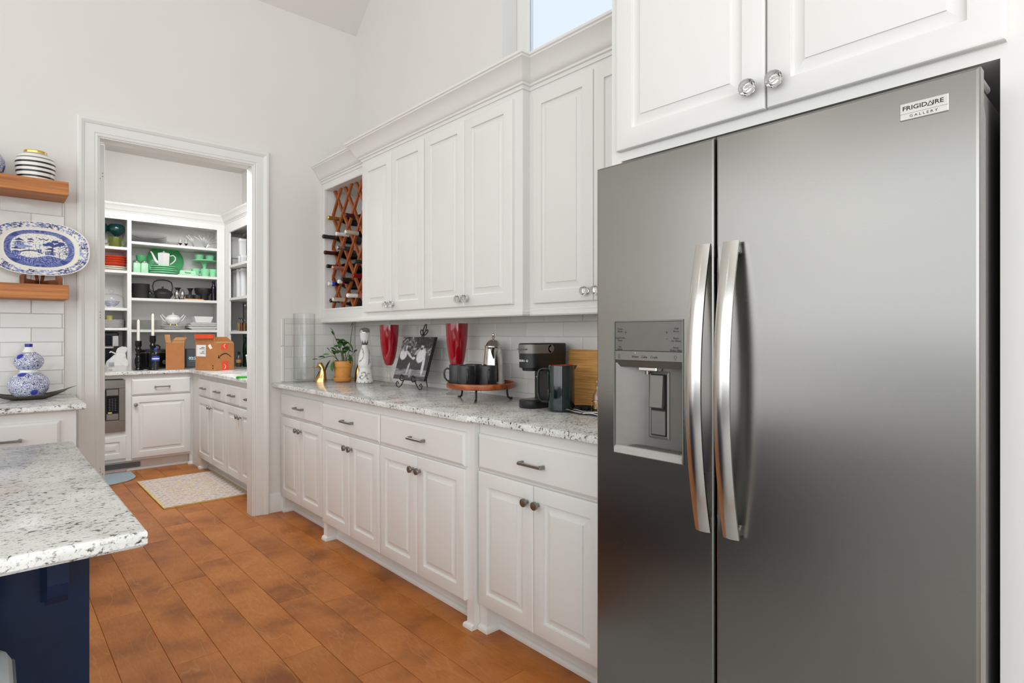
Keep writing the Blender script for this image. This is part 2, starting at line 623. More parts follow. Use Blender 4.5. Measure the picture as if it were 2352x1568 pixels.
def T(name, label, cat, loc=(0, 0, 0), rz=0.0, group=None):
    o = bpy.data.objects.new(name, None)
    COL.objects.link(o)
    o.empty_display_size = 0.05
    o.location = loc
    o.rotation_euler = (0, 0, rz)
    return tag(o, label, cat, group)
def S(name, mb, mat, parent=None, angle=35):
    o = P(name, mb, mat, parent, angle=angle)
    if not parent: o['kind'] = 'structure'
    return o
def one(name, mb, mat, label, cat, loc=(0, 0, 0), rz=0.0, group=None, angle=35):
    o = P(name, mb, mat, None, loc, (0, 0, rz), angle)
    return tag(o, label, cat, group)
def dup(root, loc, label, rz=None, group=None):
    def cp(o, par):
        c = o.copy()
        COL.objects.link(c)
        if par: c.parent = par
        for ch in list(o.children):
            cp(ch, c)
        return c
    r = cp(root, None)
    r.location = loc
    if rz is not None: r.rotation_euler = (0, 0, rz)
    r['label'] = label
    if group: r['group'] = group
    return r
def B(*a, c=0.0):
    return MB().box(*a, c=c)
def L(prof, n=32, **k):
    return MB().lathe(prof, n, **k)
def cup(r0, r1, h, t=0.004, foot=0.0):
    """open vessel: outside profile then inside"""
    return [(0, 0), (r0 * .8, 0), (r0, 0.003), (r1, h), (r1 - t, h), (r0 - t, t + foot), (0, t + foot)]
def grid(name, nu, nv, pos, col, mat, parent=None, closed_u=False, loc=(0, 0, 0), rot=(0, 0, 0), smooth=True):
    v = []
    cs = []
    for j in range(nv + 1):
        for i in range(nu + (0 if closed_u else 1)):
            u, w = i / nu, j / nv
            v.append(pos(u, w))
            cs.append(col(u, w))
    n = nu if closed_u else nu + 1
    f = []
    for j in range(nv):
        for i in range(nu):
            i2 = (i + 1) % n
            f.append((j * n + i, j * n + i2, (j + 1) * n + i2, (j + 1) * n + i))
    me = bpy.data.meshes.new(name)
    me.from_pydata(v, [], f)
    at = me.color_attributes.new('Col', 'FLOAT_COLOR', 'POINT')
    flat = []
    for c in cs:
        flat += [c[0], c[1], c[2], 1.0]
    at.data.foreach_set('color', flat)
    me.materials.append(M[mat])
    if smooth:
        me.polygons.foreach_set('use_smooth', [True] * len(me.polygons))
    o = bpy.data.objects.new(name, me)
    COL.objects.link(o)
    o.location = loc
    o.rotation_euler = rot
    if parent: o.parent = parent
    return o
def text(name, s, size, mat, parent, origin, xdir, ydir, align='CENTER', depth=0.0004, xs=1.0, bold=0.0):
    cu = bpy.data.curves.new(name, 'FONT')
    cu.body = s
    cu.size = size
    cu.align_x = align
    cu.align_y = 'CENTER'
    cu.extrude = depth
    cu.offset = bold
    cu.resolution_u = 3
    ob = bpy.data.objects.new(name + '_tmp', cu)
    me = bpy.data.meshes.new_from_object(ob)
    bpy.data.objects.remove(ob)
    x = Vector(xdir).normalized()
    y = Vector(ydir).normalized()
    z = x.cross(y)
    m = Matrix.Translation(Vector(origin)) @ Matrix(((x.x * xs, y.x, z.x, 0), (x.y * xs, y.y, z.y, 0), (x.z * xs, y.z, z.z, 0), (0, 0, 0, 1)))
    me.transform(m)
    me.materials.clear()
    me.materials.append(M[mat])
    o = bpy.data.objects.new(name, me)
    COL.objects.link(o)
    if parent: o.parent = parent
    return o
WX = -PI / 2     # rotation that turns a -y front towards -x (fronts along the right wall)
ZC = 0.933       # worktop height
# ================================================================ THE SETTING
def inset(poly, d):
    """inset a counter-clockwise polygon by d"""
    out = []
    n = len(poly)
    for i in range(n):
        p0, p1, p2 = Vector(poly[i - 1]), Vector(poly[i]), Vector(poly[(i + 1) % n])
        a = (p1 - p0).normalized()
        b = (p2 - p1).normalized()
        na, nb = Vector((-a.y, a.x)), Vector((-b.y, b.x))
        k = (na + nb) / (1 + na.dot(nb))
        out.append((p1.x + k.x * d, p1.y + k.y * d))
    return out
def slab(poly, z0, z1, c):
    m = MB()
    i1 = inset(poly, c)
    i2 = inset(poly, c * 0.3)
    def lp(pl, z):
        return [(x, y, z) for x, y in pl]
    m.rings([lp(i1, z0), lp(poly, z0 + c), lp(poly, z1 - c), lp(i2, z1 - c * .35), lp(i1, z1)])
    return m

# floor with single planks where the camera looks
fl = S('floor', B(-4.3, 2.3, -3.6, 7.2, -0.05, -0.006), 'floor_wood')
pw = 0.165
cols = [0.2 + pw * k for k in range(-5, 13)]
known = {0.365: [3.155, 1.75], 0.53: [2.543, 4.35], 0.695: [3.385, 1.95], 0.86: [2.31, 3.59, 4.42], 1.025: [2.805, 3.6, 4.66], 1.19: [2.663, 4.03]}
for x0 in cols:
    cuts = None
    for kx, ys in known.items():
        if abs(kx - x0) < 0.03:
            cuts = sorted(ys)
    if cuts is None:
        cuts = [1.6 + random.random() * 0.9]
    while cuts[-1] < 7.0:
        cuts.append(cuts[-1] + 0.75 + random.random() * 0.7)
    while cuts[0] > 1.0:
        cuts.insert(0, cuts[0] - 0.8 - random.random() * 0.5)
    for a, b in zip(cuts, cuts[1:]):
        P('plank', B(x0 + .0007, x0 + pw - .0007, a + .0007, b - .0007, -0.006, random.uniform(-0.0006, 0.0), c=0.0012), 'floor_wood', fl, angle=0)

E = 4.27            # face of the end wall
RX = 2.172          # face of the right wall
# right wall with the clerestory opening
m = MB()
m.box(RX, 2.42, -3.6, 7.2, 0, 2.60)
m.box(RX, 2.42, -3.6, 7.2, 3.75, 4.75)
m.box(RX, 2.42, 2.497, 7.2, 2.60, 3.75)
m.box(RX, 2.42, -3.6, 0.55, 2.60, 3.75)
wr = S('wall_right', m, 'wall')
m = MB()
m.box(-4.3, 0.475, E, E + 0.10, 0, 3.75)
m.box(1.40, RX, E, E + 0.10, 0, 3.75)
m.box(0.475, 1.40, E, E + 0.10, 2.49, 3.75)
we = S('wall_end', m, 'wall')
S('wall_left', B(-4.4, -4.3, -3.6, 4.4, 0, 4.75), 'wall')
S('wall_back', B(-4.3, RX, -3.7, -3.6, 0, 4.75), 'wall')
m = MB()
m.prism([(4.40, 3.60 - .05), (4.40, 3.75), (3.02, 4.80), (-3.7, 4.80), (-3.7, 4.62), (3.08, 4.62), (4.27, 3.65)], -4.4, 2.42, 'x')
S('ceiling', m, 'ceiling', angle=0)
# pantry shell
S('wall_pantry_back', B(0.35, RX, 7.07, 7.17, 0, 3.25), 'wall')
S('wall_pantry_left', B(0.30, 0.40, E + .10, 7.07, 0, 3.25), 'wall')
S('ceiling_pantry', B(0.30, 2.42, E + .10, 7.17, 3.13, 3.25), 'ceiling')
# clerestory window
wn = S('window_1', B(2.285, 2.33, 2.40, 2.497, 2.60, 3.75, c=.004), 'trim')
S('window_sill', B(2.18, 2.33, 0.56, 2.495, 2.60, 2.625, c=.004), 'trim', wn)
S('window_frame', MB().box(2.285, 2.33, .55, .62, 2.62, 3.75, c=.004).box(2.285, 2.33, .62, 2.40, 2.62, 2.68, c=.004).box(2.285, 2.33, .62, 2.40, 3.68, 3.75, c=.004), 'trim', wn)
S('pane', B(2.30, 2.306, .62, 2.40, 2.68, 3.68), 'glass_window', wn, angle=0)
# doorway to the pantry: casing, jamb and the open door leaf
cas = [(0, 0), (0, .012), (.007, .015), (.016, .012), (.02, .016), (.066, .018), (.07, .023), (.084, .031), (.096, .031), (.104, .026), (.104, 0)]
def casing(xl, xr, zt, y, sgn=1):
    loops = []
    for (px, pz, ox, oz) in ((xl, 0, -1, 0), (xl, zt, -1, 1), (xr, zt, 1, 1), (xr, 0, 1, 0)):
        loops.append([(px + ox * o, y - sgn * t, pz + oz * o) for o, t in cas])
    return MB().rings(loops)
dr = S('door_1', casing(0.49, 1.386, 2.473, E), 'trim', angle=20)
S('door_jamb', MB().box(.475, .498, E - .004, E + .104, 0, 2.49).box(1.378, 1.40, E - .004, E + .104, 0, 2.49).box(.498, 1.378, E - .004, E + .104, 2.465, 2.49), 'trim', dr, angle=0)
S('door_leaf', B(.502, .537, E + .108, 5.1, .012, 2.46, c=.002), 'trim', dr)
hm = MB()
for z in (2.28, 2.26, 2.245, 1.42, 1.40, 1.385, .45, .43, .415):
    hm.lathe([(0, 0), (.0035, 0), (.0035, .001), (0, .0012)], 8, .512 + .014 * ((z * 100) % 2 > 1), 0, 0)
    for k in range(len(hm.v) - 18, len(hm.v)):
        x, y, zz = hm.v[k]
        hm.v[k] = (x, E + .108 - zz, z + y)
S('screw_hole', hm, 'steel_grey', dr)
# baseboard right of the casing
bb = [(0, 0), (.018, 0), (.018, .075), (.014, .085), (.014, .10), (.010, .108), (.010, .125), (.004, .135), (0, .135)]
S('baseboard_end', MB().sweep([(1.488, E), (1.59, E)], bb), 'trim')
S('baseboard_left', MB().sweep([(-4.3, E), (-.6, E)], bb), 'trim')

# backsplash tiles, each its own piece
def tile_x(y0, y1, z0, z1, par):
    P('tile', B(RX - .011 + random.uniform(-.0008, .0008), RX - .001, y0 + .0012, y1 - .0012, z0 + .0012, z1 - .0012, c=.002), 'tile', par)
def tile_y(x0, x1, z0, z1, par):
    P('tile', B(x0 + .0012, x1 - .0012, E - .011 + random.uniform(-.0008, .0008), E - .001, z0 + .0012, z1 - .0012, c=.002), 'tile', par)
S('grout', B(RX - .008, RX - .0005, 1.20, E, ZC, 1.40), 'grout', wr, angle=0)
m = MB()
m.box(1.58, RX, E - .008, E - .0005, ZC, 1.40)
m.box(-.6, .328, E - .008, E - .0005, ZC, 2.10)
S('grout', m, 'grout', we, angle=0)
zs = [ZC, .963] + [.963 + .0765 * k for k in range(1, 7)]
tl = .264
for j, (a, b) in enumerate(zip(zs, zs[1:])):
    off = (0.074 if j % 2 else .206) - .05
    y = 1.20
    y1 = y + off
    while y < E - .012:
        tile_x(y, min(y1, E - .012), a, min(b, 1.40), wr)
        y, y1 = y1, y1 + tl
zs = [ZC, 1.03, 1.112, 1.194, 1.276, 1.358]
for j, (a, b) in enumerate(zip(zs, zs[1:])):
    xs = [1.606, 1.72, 1.98, RX - .012] if j % 2 else [1.606, 1.66, 1.90, 2.08, RX - .012]
    for x0, x1 in zip(xs, xs[1:]):
        tile_y(x0, x1, a, b, we)
# rounded edge pieces
for x0, x1 in ((1.606, 1.76), (1.76, RX - .012)):
    tile_y(x0, x1, 1.358, 1.40, we)
for a, b in ((ZC, 1.194), (1.194, 1.40)):
    P('edge_tile', B(1.578, 1.605, E - .014, E - .001, a + .001, b - .001, c=.006), 'tile', we)
zs = [ZC + .081 * k - (.02 if k else 0) for k in range(0, 15)]
for j, (a, b) in enumerate(zip(zs, zs[1:])):
    if b > 2.11: break
    xs = ([.328, .318, .045, -.22, -.60] if j % 2 else [.328, .179, -.085, -.35, -.60])[::-1]
    for x0, x1 in zip(xs, xs[1:]):
        tile_y(x0, x1, a, b, we)

# ================================================================ CABINETS
def door_mb(x0, x1, z0, z1, fr=.057):
    return MB().panel(x0, x1, z0, z1, [(0, 0), (0, -.0150), (.002, -.0180), (.008, -.020), (fr, -.020), (fr + .0012, -.0115), (fr + .006, -.0100), (fr + .011, -.0105), (fr + .034, -.0172), (fr + .0344, -.0205), (fr + .036, -.0208)])
def drawer_mb(x0, x1, z0, z1):
    return MB().panel(x0, x1, z0, z1, [(0, 0), (0, -.013), (.003, -.0155), (.012, -.020), (.015, -.020)])
def knob(par, x, z, y=-.020, kind='nickel', r=.0165):
    if kind == 'nickel':
        pr = [(0, 0), (.0075, 0), (.0065, .004), (.006, .014), (r * .9, .017), (r, .019), (r, .027), (r * .94, .0285), (r * .5, .0295), (0, .0298)]
        P('knob', L(pr, 24).xf(Matrix.Rotation(PI / 2, 4, 'X')), 'nickel', par, (x, y, z))
    else:
        pr = [(0, .006), (.009, .008), (.0105, .014), (r, .021), (r * 1.04, .026), (r * .92, .033), (r * .55, .0365), (0, .037)]
        k = P('knob', L(pr, 14).xf(Matrix.Rotation(PI / 2, 4, 'X')), 'crystal', par, (x, y, z), angle=12, label='clear crystal knob')
        P('knob_stem', L([(0, 0), (.011, 0), (.011, .003), (.006, .005), (.006, .012), (.010, .016), (0, .018)], 20).xf(Matrix.Rotation(PI / 2, 4, 'X')), 'chrome', par, (x, y, z))
def pull(par, x, z, w=.128, y=-.020):
    m = MB()
    m.box(-w / 2, w / 2, -.030, -.022, -.0055, .0055, c=.0015)
    for s in (-1, 1):
        m.box(s * w / 2, s * (w / 2 - .011), -.024, 0, -.0075, .0075, c=.0012)
    P('pull', m, 'nickel', par, (x, y, z))
def base_unit(name, label, loc, rz, w, depth, cols_, posts=(0, 0), grp='white base cabinets', zt=.903, lo=.118, dz=(.703, .853), feet=True, cat='cabinet', kick=.07):
    """cols_: list of (x0, x1, [door edges], knob side list) with a drawer over doors"""
    t = T(name, label, cat, loc, rz, grp)
    m = MB()
    m.box(0, w, 0, depth, .105, zt)
    for k, px in enumerate((0, w)):
        if posts[k]:
            a, b = (0, .05) if k == 0 else (w - .05, w)
            m.box(a, b, 0, .07, 0, .105)
    P('carcass', m, 'cabinet', t, angle=0)
    P('toe_kick', B(0, w, kick, kick + .015, 0, .105), 'cabinet', t, angle=0)
    sh = [(0, 0), (.014, 0), (.014, .012), (.010, .019), (.004, .023), (0, .024)]
    for k in (0, 1):
        if posts[k]:
            a, b = (0, .05) if k == 0 else (w - .05, w)
            pth = [(a, 0), (b, 0), (b, kick)] if k == 0 else [(a, kick), (a, 0), (b, 0)]
            pth = [(p[0], p[1]) for p in pth]
            P('shoe_molding', MB().sweep(pth, sh), 'cabinet', t)
    P('shoe_molding', MB().sweep([(0.05 if posts[0] else 0, kick), (w - .05 if posts[1] else w, kick)], sh), 'cabinet', t)
    for (x0, x1, edges, kn) in cols_:
        d = P('drawer', drawer_mb(x0 + .002, x1 - .002, dz[0], dz[1]), 'cabinet', t, angle=20)
        pull(d, (x0 + x1) / 2, (dz[0] + dz[1]) / 2 - .003)
        for i, (a, b) in enumerate(zip(edges, edges[1:])):
            dd = P('door', door_mb(a + .0015, b - .0015, lo, dz[0] - .012), 'cabinet', t, angle=20)
            side = kn[i]
            knob(dd, (b - .030) if side > 0 else (a + .030), .625)
    return t
# lower run; local x runs towards the camera
base_unit('base_cabinet', 'white base cabinet beside the pantry doorway, under the clear glass vase', (1.590, 4.268, 0), WX, .765, .57,
          [(.02, .72, [.02, .365, .72], [1, -1])], (1, 0), 'white cabinets under the right wall worktop')
base_unit('base_cabinet', 'white base cabinet jutting forward under the spotted ceramic bottle, two doors and one drawer', (1.563, 3.502, 0), WX, .735, .60,
          [(.018, .732, [.018, .388, .732], [1, -1])], (1, 0), 'white cabinets under the right wall worktop')
base_unit('base_cabinet', 'white base cabinet jutting forward under the round wooden serving tray', (1.563, 2.766, 0), WX, .786, .60,
          [(0, .741, [0, .361, .741], [1, -1])], (0, 1), 'white cabinets under the right wall worktop')
base_unit('base_cabinet', 'white base cabinet set beside the refrigerator, under the black coffee maker', (1.593, 1.978, 0), WX, .796, .57,
          [(.008, .70, [.008, .352, .70], [1, -1])], (1, 0), 'white cabinets under the right wall worktop')
wt = one('worktop', slab([(1.514, 4.268), (1.514, 1.972), (1.542, 1.945), (1.542, 1.184), (2.17, 1.184), (2.17, 4.268)], ZC - .03, ZC, .005), 'granite',
         'long speckled granite worktop along the right wall with bottles and coffee things', 'countertop')

def upper_box(t, w, depth, z0=1.385, z1=2.44):
    P('carcass', B(0, w, 0, depth, z0, z1), 'cabinet', t, angle=0)
def upper_unit(label, loc, w, depth, edges, kn, z0=1.425, z1=2.394, kz=1.465):
    t = T('wall_cabinet', label, 'cabinet', loc, WX, 'white cabinets over the right wall worktop')
    upper_box(t, w, depth)
    for i, (a, b) in enumerate(zip(edges, edges[1:])):
        d = P('door', door_mb(a + .0015, b - .0015, z0, z1), 'cabinet', t, angle=20)
        knob(d, (b - .03) if kn[i] > 0 else (a + .03), kz, kind='crystal', r=.0185)
    return t
UX = 1.85
upper_unit('white two door wall cabinet directly right of the wine rack', (UX, 3.546, 0), .766, .318, [.05, .402, .764], [1, -1])
upper_unit('white two door wall cabinet above the tall red goblets and photo easel', (UX, 2.78, 0), .80, .318, [.002, .375, .745], [1, -1])
upper_unit('white two door wall cabinet set back beside the refrigerator', (UX + .047, 1.98, 0), .80, .27, [.035, .400, .765], [1, -1])
# wine cabinet
WXF = 1.895
wc = T('wine_cabinet', 'white open wall cabinet with a wooden lattice wine rack', 'cabinet', (WXF, 4.268, 0), WX)
m = MB()
w = .720
ol, orr, zb, zt = .040, .665, 1.475, 2.372
m.box(0, ol, 0, .018, 1.385, 2.44)
m.box(orr, w, 0, .018, 1.385, 2.44)
m.box(ol, orr, 0, .018, 1.385, zb)
m.box(ol, orr, 0, .018, zt, 2.44)
P('face_frame', m, 'cabinet', wc, angle=0)
m = MB()
m.box(0, ol - .002, .018, .275, 1.385, 2.44)
m.box(orr + .002, w, .018, .275, 1.385, 2.44)
m.box(ol, orr, .018, .275, 1.385, zb - .002)
m.box(ol, orr, .018, .275, zt + .002, 2.44)
m.box(ol, orr, .265, .275, zb, zt)
P('carcass', m, 'cabinet', wc, angle=0)
P('trim_bead', MB().panel(ol, orr, zb, zt, [(-.012, -.000), (-.012, -.003), (-.004, -.003), (0, 0)]).xf(Matrix.Identity(4)) if False else MB()
  .box(ol - .014, ol - .004, -.003, 0, zb - .014, zt + .014).box(orr + .004, orr + .014, -.003, 0, zb - .014, zt + .014)
  .box(ol - .004, orr + .004, -.003, 0, zb - .014, zb - .004).box(ol - .004, orr + .004, -.003, 0, zt + .004, zt + .014), 'cabinet', wc, angle=0)
def lattice(y0, y1, sgn, step=.172, ratio=1.36):
    """one family of parallel slats clipped to the opening"""
    dx, dz = 1.0, sgn * ratio
    ln = math.hypot(dx, dz)
    ux, uz = dx / ln, dz / ln
    nx, nz = -uz, ux
    hw = .0105
    k0 = -12
    for k in range(-12, 24):
        cx = ol + k * step
        # base line passes through (cx, zb)
        poly = []
        for s_ in (-hw, hw):
            pts = []
            ox, oz = cx + nx * s_, zb + nz * s_
            t0, t1 = -5, 5
            for (o, u, lo, hi) in ((ox, ux, ol, orr), (oz, uz, zb, zt)):
                a, b = (lo - o) / u, (hi - o) / u
                if a > b: a, b = b, a
                t0, t1 = max(t0, a), min(t1, b)
            if t1 - t0 < .02:
                poly = None
                break
            poly.append([(ox + ux * t0, oz + uz * t0), (ox + ux * t1, oz + uz * t1)])
        if poly:
            pg = [poly[0][0], poly[0][1], poly[1][1], poly[1][0]]
            P('slat', MB().prism(pg, y0, y1, 'y'), 'rack_wood', wc, angle=0)
lattice(.056, .072, 1)
lattice(.062, .078, -1)

# crown and light rail along the wall cabinets
crown = [(-.001, 2.425), (.006, 2.425), (.008, 2.440), (.016, 2.443), (.017, 2.452), (.024, 2.456), (.030, 2.462), (.036, 2.474), (.046, 2.492), (.060, 2.512), (.076, 2.528), (.081, 2.531), (.081, 2.538), (.088, 2.542), (.088, 2.553), (-.001, 2.553)]
path = [(WXF, 4.267), (WXF, 3.546), (UX, 3.546), (UX, 1.98), (UX + .047, 1.98), (UX + .047, 1.184)]
S('trim_1', MB().sweep(path, crown), 'cabinet', angle=28)
rail = [(-.001, 1.368), (.010, 1.368), (.015, 1.374), (.015, 1.388), (.010, 1.394), (.006, 1.397), (.006, 1.404), (-.001, 1.406)]
S('trim_2', MB().sweep(path, rail), 'cabinet', angle=28)

# cabinet over the refrigerator with its tall side panels
fc = T('refrigerator_cabinet', 'tall white surround with two raised panel doors above the refrigerator', 'cabinet', (1.50, 1.182, 0), WX)
m = MB()
m.box(0, 1.20, 0, .67, 1.833, 2.62)
P('carcass', m, 'cabinet', fc, angle=0)
P('side_panel', B(0, .038, 0, .67, 0, 1.833), 'cabinet', fc, angle=0)
P('side_panel', B(.972, 1.20, 0, .67, 0, 1.833), 'cabinet', fc, angle=0)
for (a, b, s_) in ((.028, .508, 1), (.510, .984, -1)):
    d = P('door', door_mb(a + .0015, b - .0015, 1.862, 2.54, .060), 'cabinet', fc, angle=20)
    knob(d, b - .036 if s_ > 0 else a + .030, 1.920, kind='crystal', r=.0215)

# left worktop, its cabinet and the floating shelves
lc = T('base_cabinet', 'white base cabinet under the left worktop with the gourd vase', 'cabinet', (-.60, 3.66, 0), 0, 'white cabinets under the left worktop')
P('carcass', B(0, .93, 0, .605, .105, .903), 'cabinet', lc, angle=0)
P('toe_kick', B(0, .93, .07, .085, 0, .105), 'cabinet', lc, angle=0)
for a, b in ((.02, .46), (.46, .865)):
    d = P('drawer', drawer_mb(a + .002, b - .002, .70, .853), 'cabinet', lc, angle=20)
    pull(d, (a + b) / 2 - .01, .775)
    dd = P('door', door_mb(a + .002, b - .002, .118, .69), 'cabinet', lc, angle=20)
    knob(dd, b - .03, .625)
one('worktop', slab([(-.62, 3.622), (.366, 3.622), (.366, 4.268), (-.62, 4.268)], ZC - .03, ZC, .005), 'granite', 'short granite worktop at the left edge holding the blue gourd vase', 'countertop')
one('floating_shelf', B(-.6, .328, 4.015, 4.268, 2.046, 2.119, c=.002), 'shelf_wood', 'upper wooden floating shelf with the striped jar on it', 'shelf', group='wooden floating shelves')
one('floating_shelf', B(-.6, .328, 4.015, 4.268, 1.475, 1.552, c=.002), 'shelf_wood', 'lower wooden floating shelf with the blue platter on it', 'shelf', group='wooden floating shelves')

# island
isl = T('kitchen_island', 'navy blue kitchen island with an overhanging granite slab top', 'island', (0, 0, 0))
P('slab_top', slab([(-2.2, 1.20), (.212, 1.212), (.206, 2.388), (-2.2, 2.388)], ZC - .031, ZC, .006), 'granite', isl, label='speckled granite slab top')
m = MB()
m.box(-2.16, .17, 1.622, 2.35, .09, ZC - .031)
P('body', m, 'navy', isl, angle=0)
P('plinth', B(-2.14, .15, 1.66, 2.33, 0, .09), 'navy', isl, angle=0)
P('end_panel', B(-.9, .006, 1.600, 1.622, .10, ZC - .031, c=.004), 'navy', isl)
P('end_panel', MB().prism([(-.08, .1), (-.03, .1), (-.03, ZC - .031), (-.08, ZC - .031)], 1.59, 1.60, 'y'), 'navy', isl)
m = MB()
pr = [(1.42, ZC - .031), (1.42, .80), (1.425, .775), (1.44, .757), (1.60, .715), (1.622, .70), (1.622, ZC - .031)]
m.prism([(y, z) for y, z in pr], .083, .116, 'x')
P('corbel', m, 'navy', isl, angle=0)
for x in (-.75, -1.5):
    P('corbel', MB().prism([(y, z) for y, z in pr], x, x + .033, 'x'), 'navy', isl, angle=0)
# ================================================================ REFRIGERATOR
fr = T('refrigerator', 'stainless steel side by side refrigerator with ice and water dispenser', 'refrigerator', (1.36, 1.130, 0), WX)
P('case', B(.012, .900, .092, .74, .03, 1.765, c=.004), 'steel_side', fr)
P('gasket', B(.014, .898, .066, .094, .06, 1.755), 'gasket', fr, angle=0)
P('base_grille', B(.02, .89, .05, .09, .012, .058), 'gasket', fr, angle=0)
def door_front(x0, x1, z0, z1, hole=None, t=.034):
    m = MB()
    e = .006
    out = [(x0, z0), (x1, z0), (x1, z1), (x0, z1)]
    inn = [(x0 + e, z0 + e), (x1 - e, z0 + e), (x1 - e, z1 - e), (x0 + e, z1 - e)]
    loops = [[(x, t, z) for x, z in out], [(x, e, z) for x, z in out],
             [(x0 + .002 if x == x0 else x1 - .002, .002, z0 + .002 if z == z0 else z1 - .002) for x, z in out],
             [(x, 0, z) for x, z in inn]]
    m.rings(loops, cap0=not hole, cap1=not hole)
    if hole:
        hx0, hx1, hz0, hz1 = hole
        a = [(x, 0, z) for x, z in inn]
        h = [(hx0, 0, hz0), (hx1, 0, hz0), (hx1, 0, hz1), (hx0, 0, hz1)]
        for k in range(4):
            k2 = (k + 1) % 4
            m.quad(a[k], a[k2], h[k2], h[k])
            b = [(p[0], .02, p[2]) for p in h]
            m.quad(h[k], h[k2], b[k2], b[k])
    return m
HX0, HX1, HZ0, HZ1 = .067, .2935, .940, 1.3205
d1 = P('freezer_door', door_front(0, .3815, .065, 1.779, (HX0, HX1, HZ0, HZ1)), 'stainless', fr, angle=25, label='narrow left door with the dispenser')
d2 = P('fridge_door', door_front(.3865, .911, .065, 1.779), 'stainless', fr, angle=25, label='wide right door')
LP = [(.035, .068), (.070, .068), (.070, 1.70), (.058, 1.715), (.035, 1.742)]
P('door_liner', MB().prism(LP, .3885, .908, 'x'), 'steel_side', d2, angle=0)
m = MB()
m.prism(LP, .002, HX0 - .004, 'x').prism(LP, HX1 + .004, .3795, 'x')
m.box(HX0 - .004, HX1 + .004, .035, .070, .068, HZ0 - .004).box(HX0 - .004, HX1 + .004, .035, .070, HZ1 + .004, 1.70)
P('door_liner', m, 'steel_side', d1, angle=0)
P('hinge_cover', B(.80, .905, .02, .14, 1.766, 1.781, c=.004), 'steel_side', fr)
P('hinge_cover', B(.005, .11, .02, .14, 1.766, 1.781, c=.004), 'steel_side', fr)
def handle(par, x0, x1):
    m = MB()
    z0, z1 = .786, 1.509
    n = 22
    loops = []
    for k in range(n + 1):
        u = k / n
        z = z0 + (z1 - z0) * u
        s = 1 - (2 * u - 1) ** 2
        y = -.026 - .047 * s
        tk = .013
        xc, hw = (x0 + x1) / 2, (x1 - x0) / 2
        lp = []
        for a in range(9):
            q = -1 + 2 * a / 8
            lp.append((xc + hw * q, y + .006 * q * q, z))
        for a in range(9):
            q = 1 - 2 * a / 8
            lp.append((xc + hw * .9 * q, y + tk + .002 * q * q, z))
        loops.append(lp)
    m.rings(loops)
    for z in (z0 + .016, z1 - .016):
        m.box((x0 + x1) / 2 - .013, (x0 + x1) / 2 + .013, -.026, .001, z - .014, z + .014, c=.003)
    P('handle', m, 'steel_handle', par, angle=40)
handle(d1, .341, .382)
handle(d2, .416, .457)
# dispenser
P('dispenser_trim', MB().rings([[(HX0 - .002, -.0015, HZ0 - .002), (HX1 + .002, -.0015, HZ0 - .002), (HX1 + .002, -.0015, HZ1 + .002), (HX0 - .002, -.0015, HZ1 + .002)],
                                [(HX0 + .002, -.0015, HZ0 + .002), (HX1 - .002, -.0015, HZ0 + .002), (HX1 - .002, -.0015, HZ1 - .002), (HX0 + .002, -.0015, HZ1 - .002)],
                                [(HX0 + .003, .02, HZ0 + .003), (HX1 - .003, .02, HZ0 + .003), (HX1 - .003, .02, HZ1 - .003), (HX0 + .003, .02, HZ1 - .003)]], False, False), 'steel_grey', d1, angle=0)
pn = P('control_panel', B(HX0 + .002, HX1 - .002, .001, .03, 1.2355, HZ1 - .002, c=.0012), 'steel_dark', d1, label='dark touch panel with button words')
P('button_strip', B(HX0 + .002, HX1 - .002, .0005, .03, 1.208, 1.235, c=.001), 'steel_grey', d1)
P('dispenser_hood', MB().prism([(.002, 1.2075), (.061, 1.2075), (.061, 1.186), (.016, 1.188)], HX0 + .003, HX1 - .003, 'x'), 'steel_dark', d1, angle=0)
# recess
m = MB()
prof = [(HX0 + .002, .004), (HX0 + .010, .015), (HX0 + .030, .040), (HX0 + .045, .052), (HX0 + .054, .058), (HX0 + .066, .061), (HX1 - .045, .061), (HX1 - .030, .056), (HX1 - .016, .034), (HX1 - .004, .008), (HX1 - .002, .004)]
for (a, b) in zip(prof, prof[1:]):
    m.quad((a[0], a[1], .955), (b[0], b[1], .955), (b[0], b[1], 1.200), (a[0], a[1], 1.200))
me = mesh_of('dispenser_recess', m, 'steel_grey', 40, fix=False)
import bmesh
bm = bmesh.new(); bm.from_mesh(me); bmesh.ops.remove_doubles(bm, verts=bm.verts, dist=1e-5); bmesh.ops.recalc_face_normals(bm, faces=bm.faces); bm.to_mesh(me); bm.free()
me.polygons.foreach_set('use_smooth', [True] * len(me.polygons))
P('dispenser_recess', me, None, d1)
P('nozzle', MB().box(.130, .190, .030, .060, 1.178, 1.190, c=.002).lathe([(0, -.012), (.007, -.012), (.009, 0), (0, 0)], 12, .150, .045, 1.180), 'chrome', d1)
P('lever_frame', MB().panel(.146, .214, .985, 1.176, [(0, .062), (0, .0585), (.006, .0565), (.008, .0575), (.009, .060)]), 'steel_grey', d1, angle=20)
P('lever_slot', B(.1555, .2045, .0552, .060, .994, 1.168), 'gasket', d1, angle=0)
P('lever_plate', B(.157, .203, .0532, .058, .996, 1.066, c=.002), 'steel_grey', d1)
P('lever', MB().prism([(.054, 1.166), (.047, 1.166), (.041, 1.076), (.049, 1.072), (.056, 1.085)], .160, .2005, 'x'), 'steel_grey', d1, angle=20)
m = MB().prism([(-.004, .9405), (-.005, .955), (.004, .9605), (.060, .9575), (.060, .9405)], HX0 + .002, HX1 - .002, 'x')
tr_ = P('drip_tray', m, 'tray_light', d1, angle=20)
m = MB()
for k in range(4):
    m.box(HX0 + .035, HX1 - .02, 0.014 + k * .011, .019 + k * .011, .958, .9605)
P('drip_slot', m, 'steel_dark', tr_, angle=0)
XD, ZD = (1, 0, 0), (0, 0, 1)
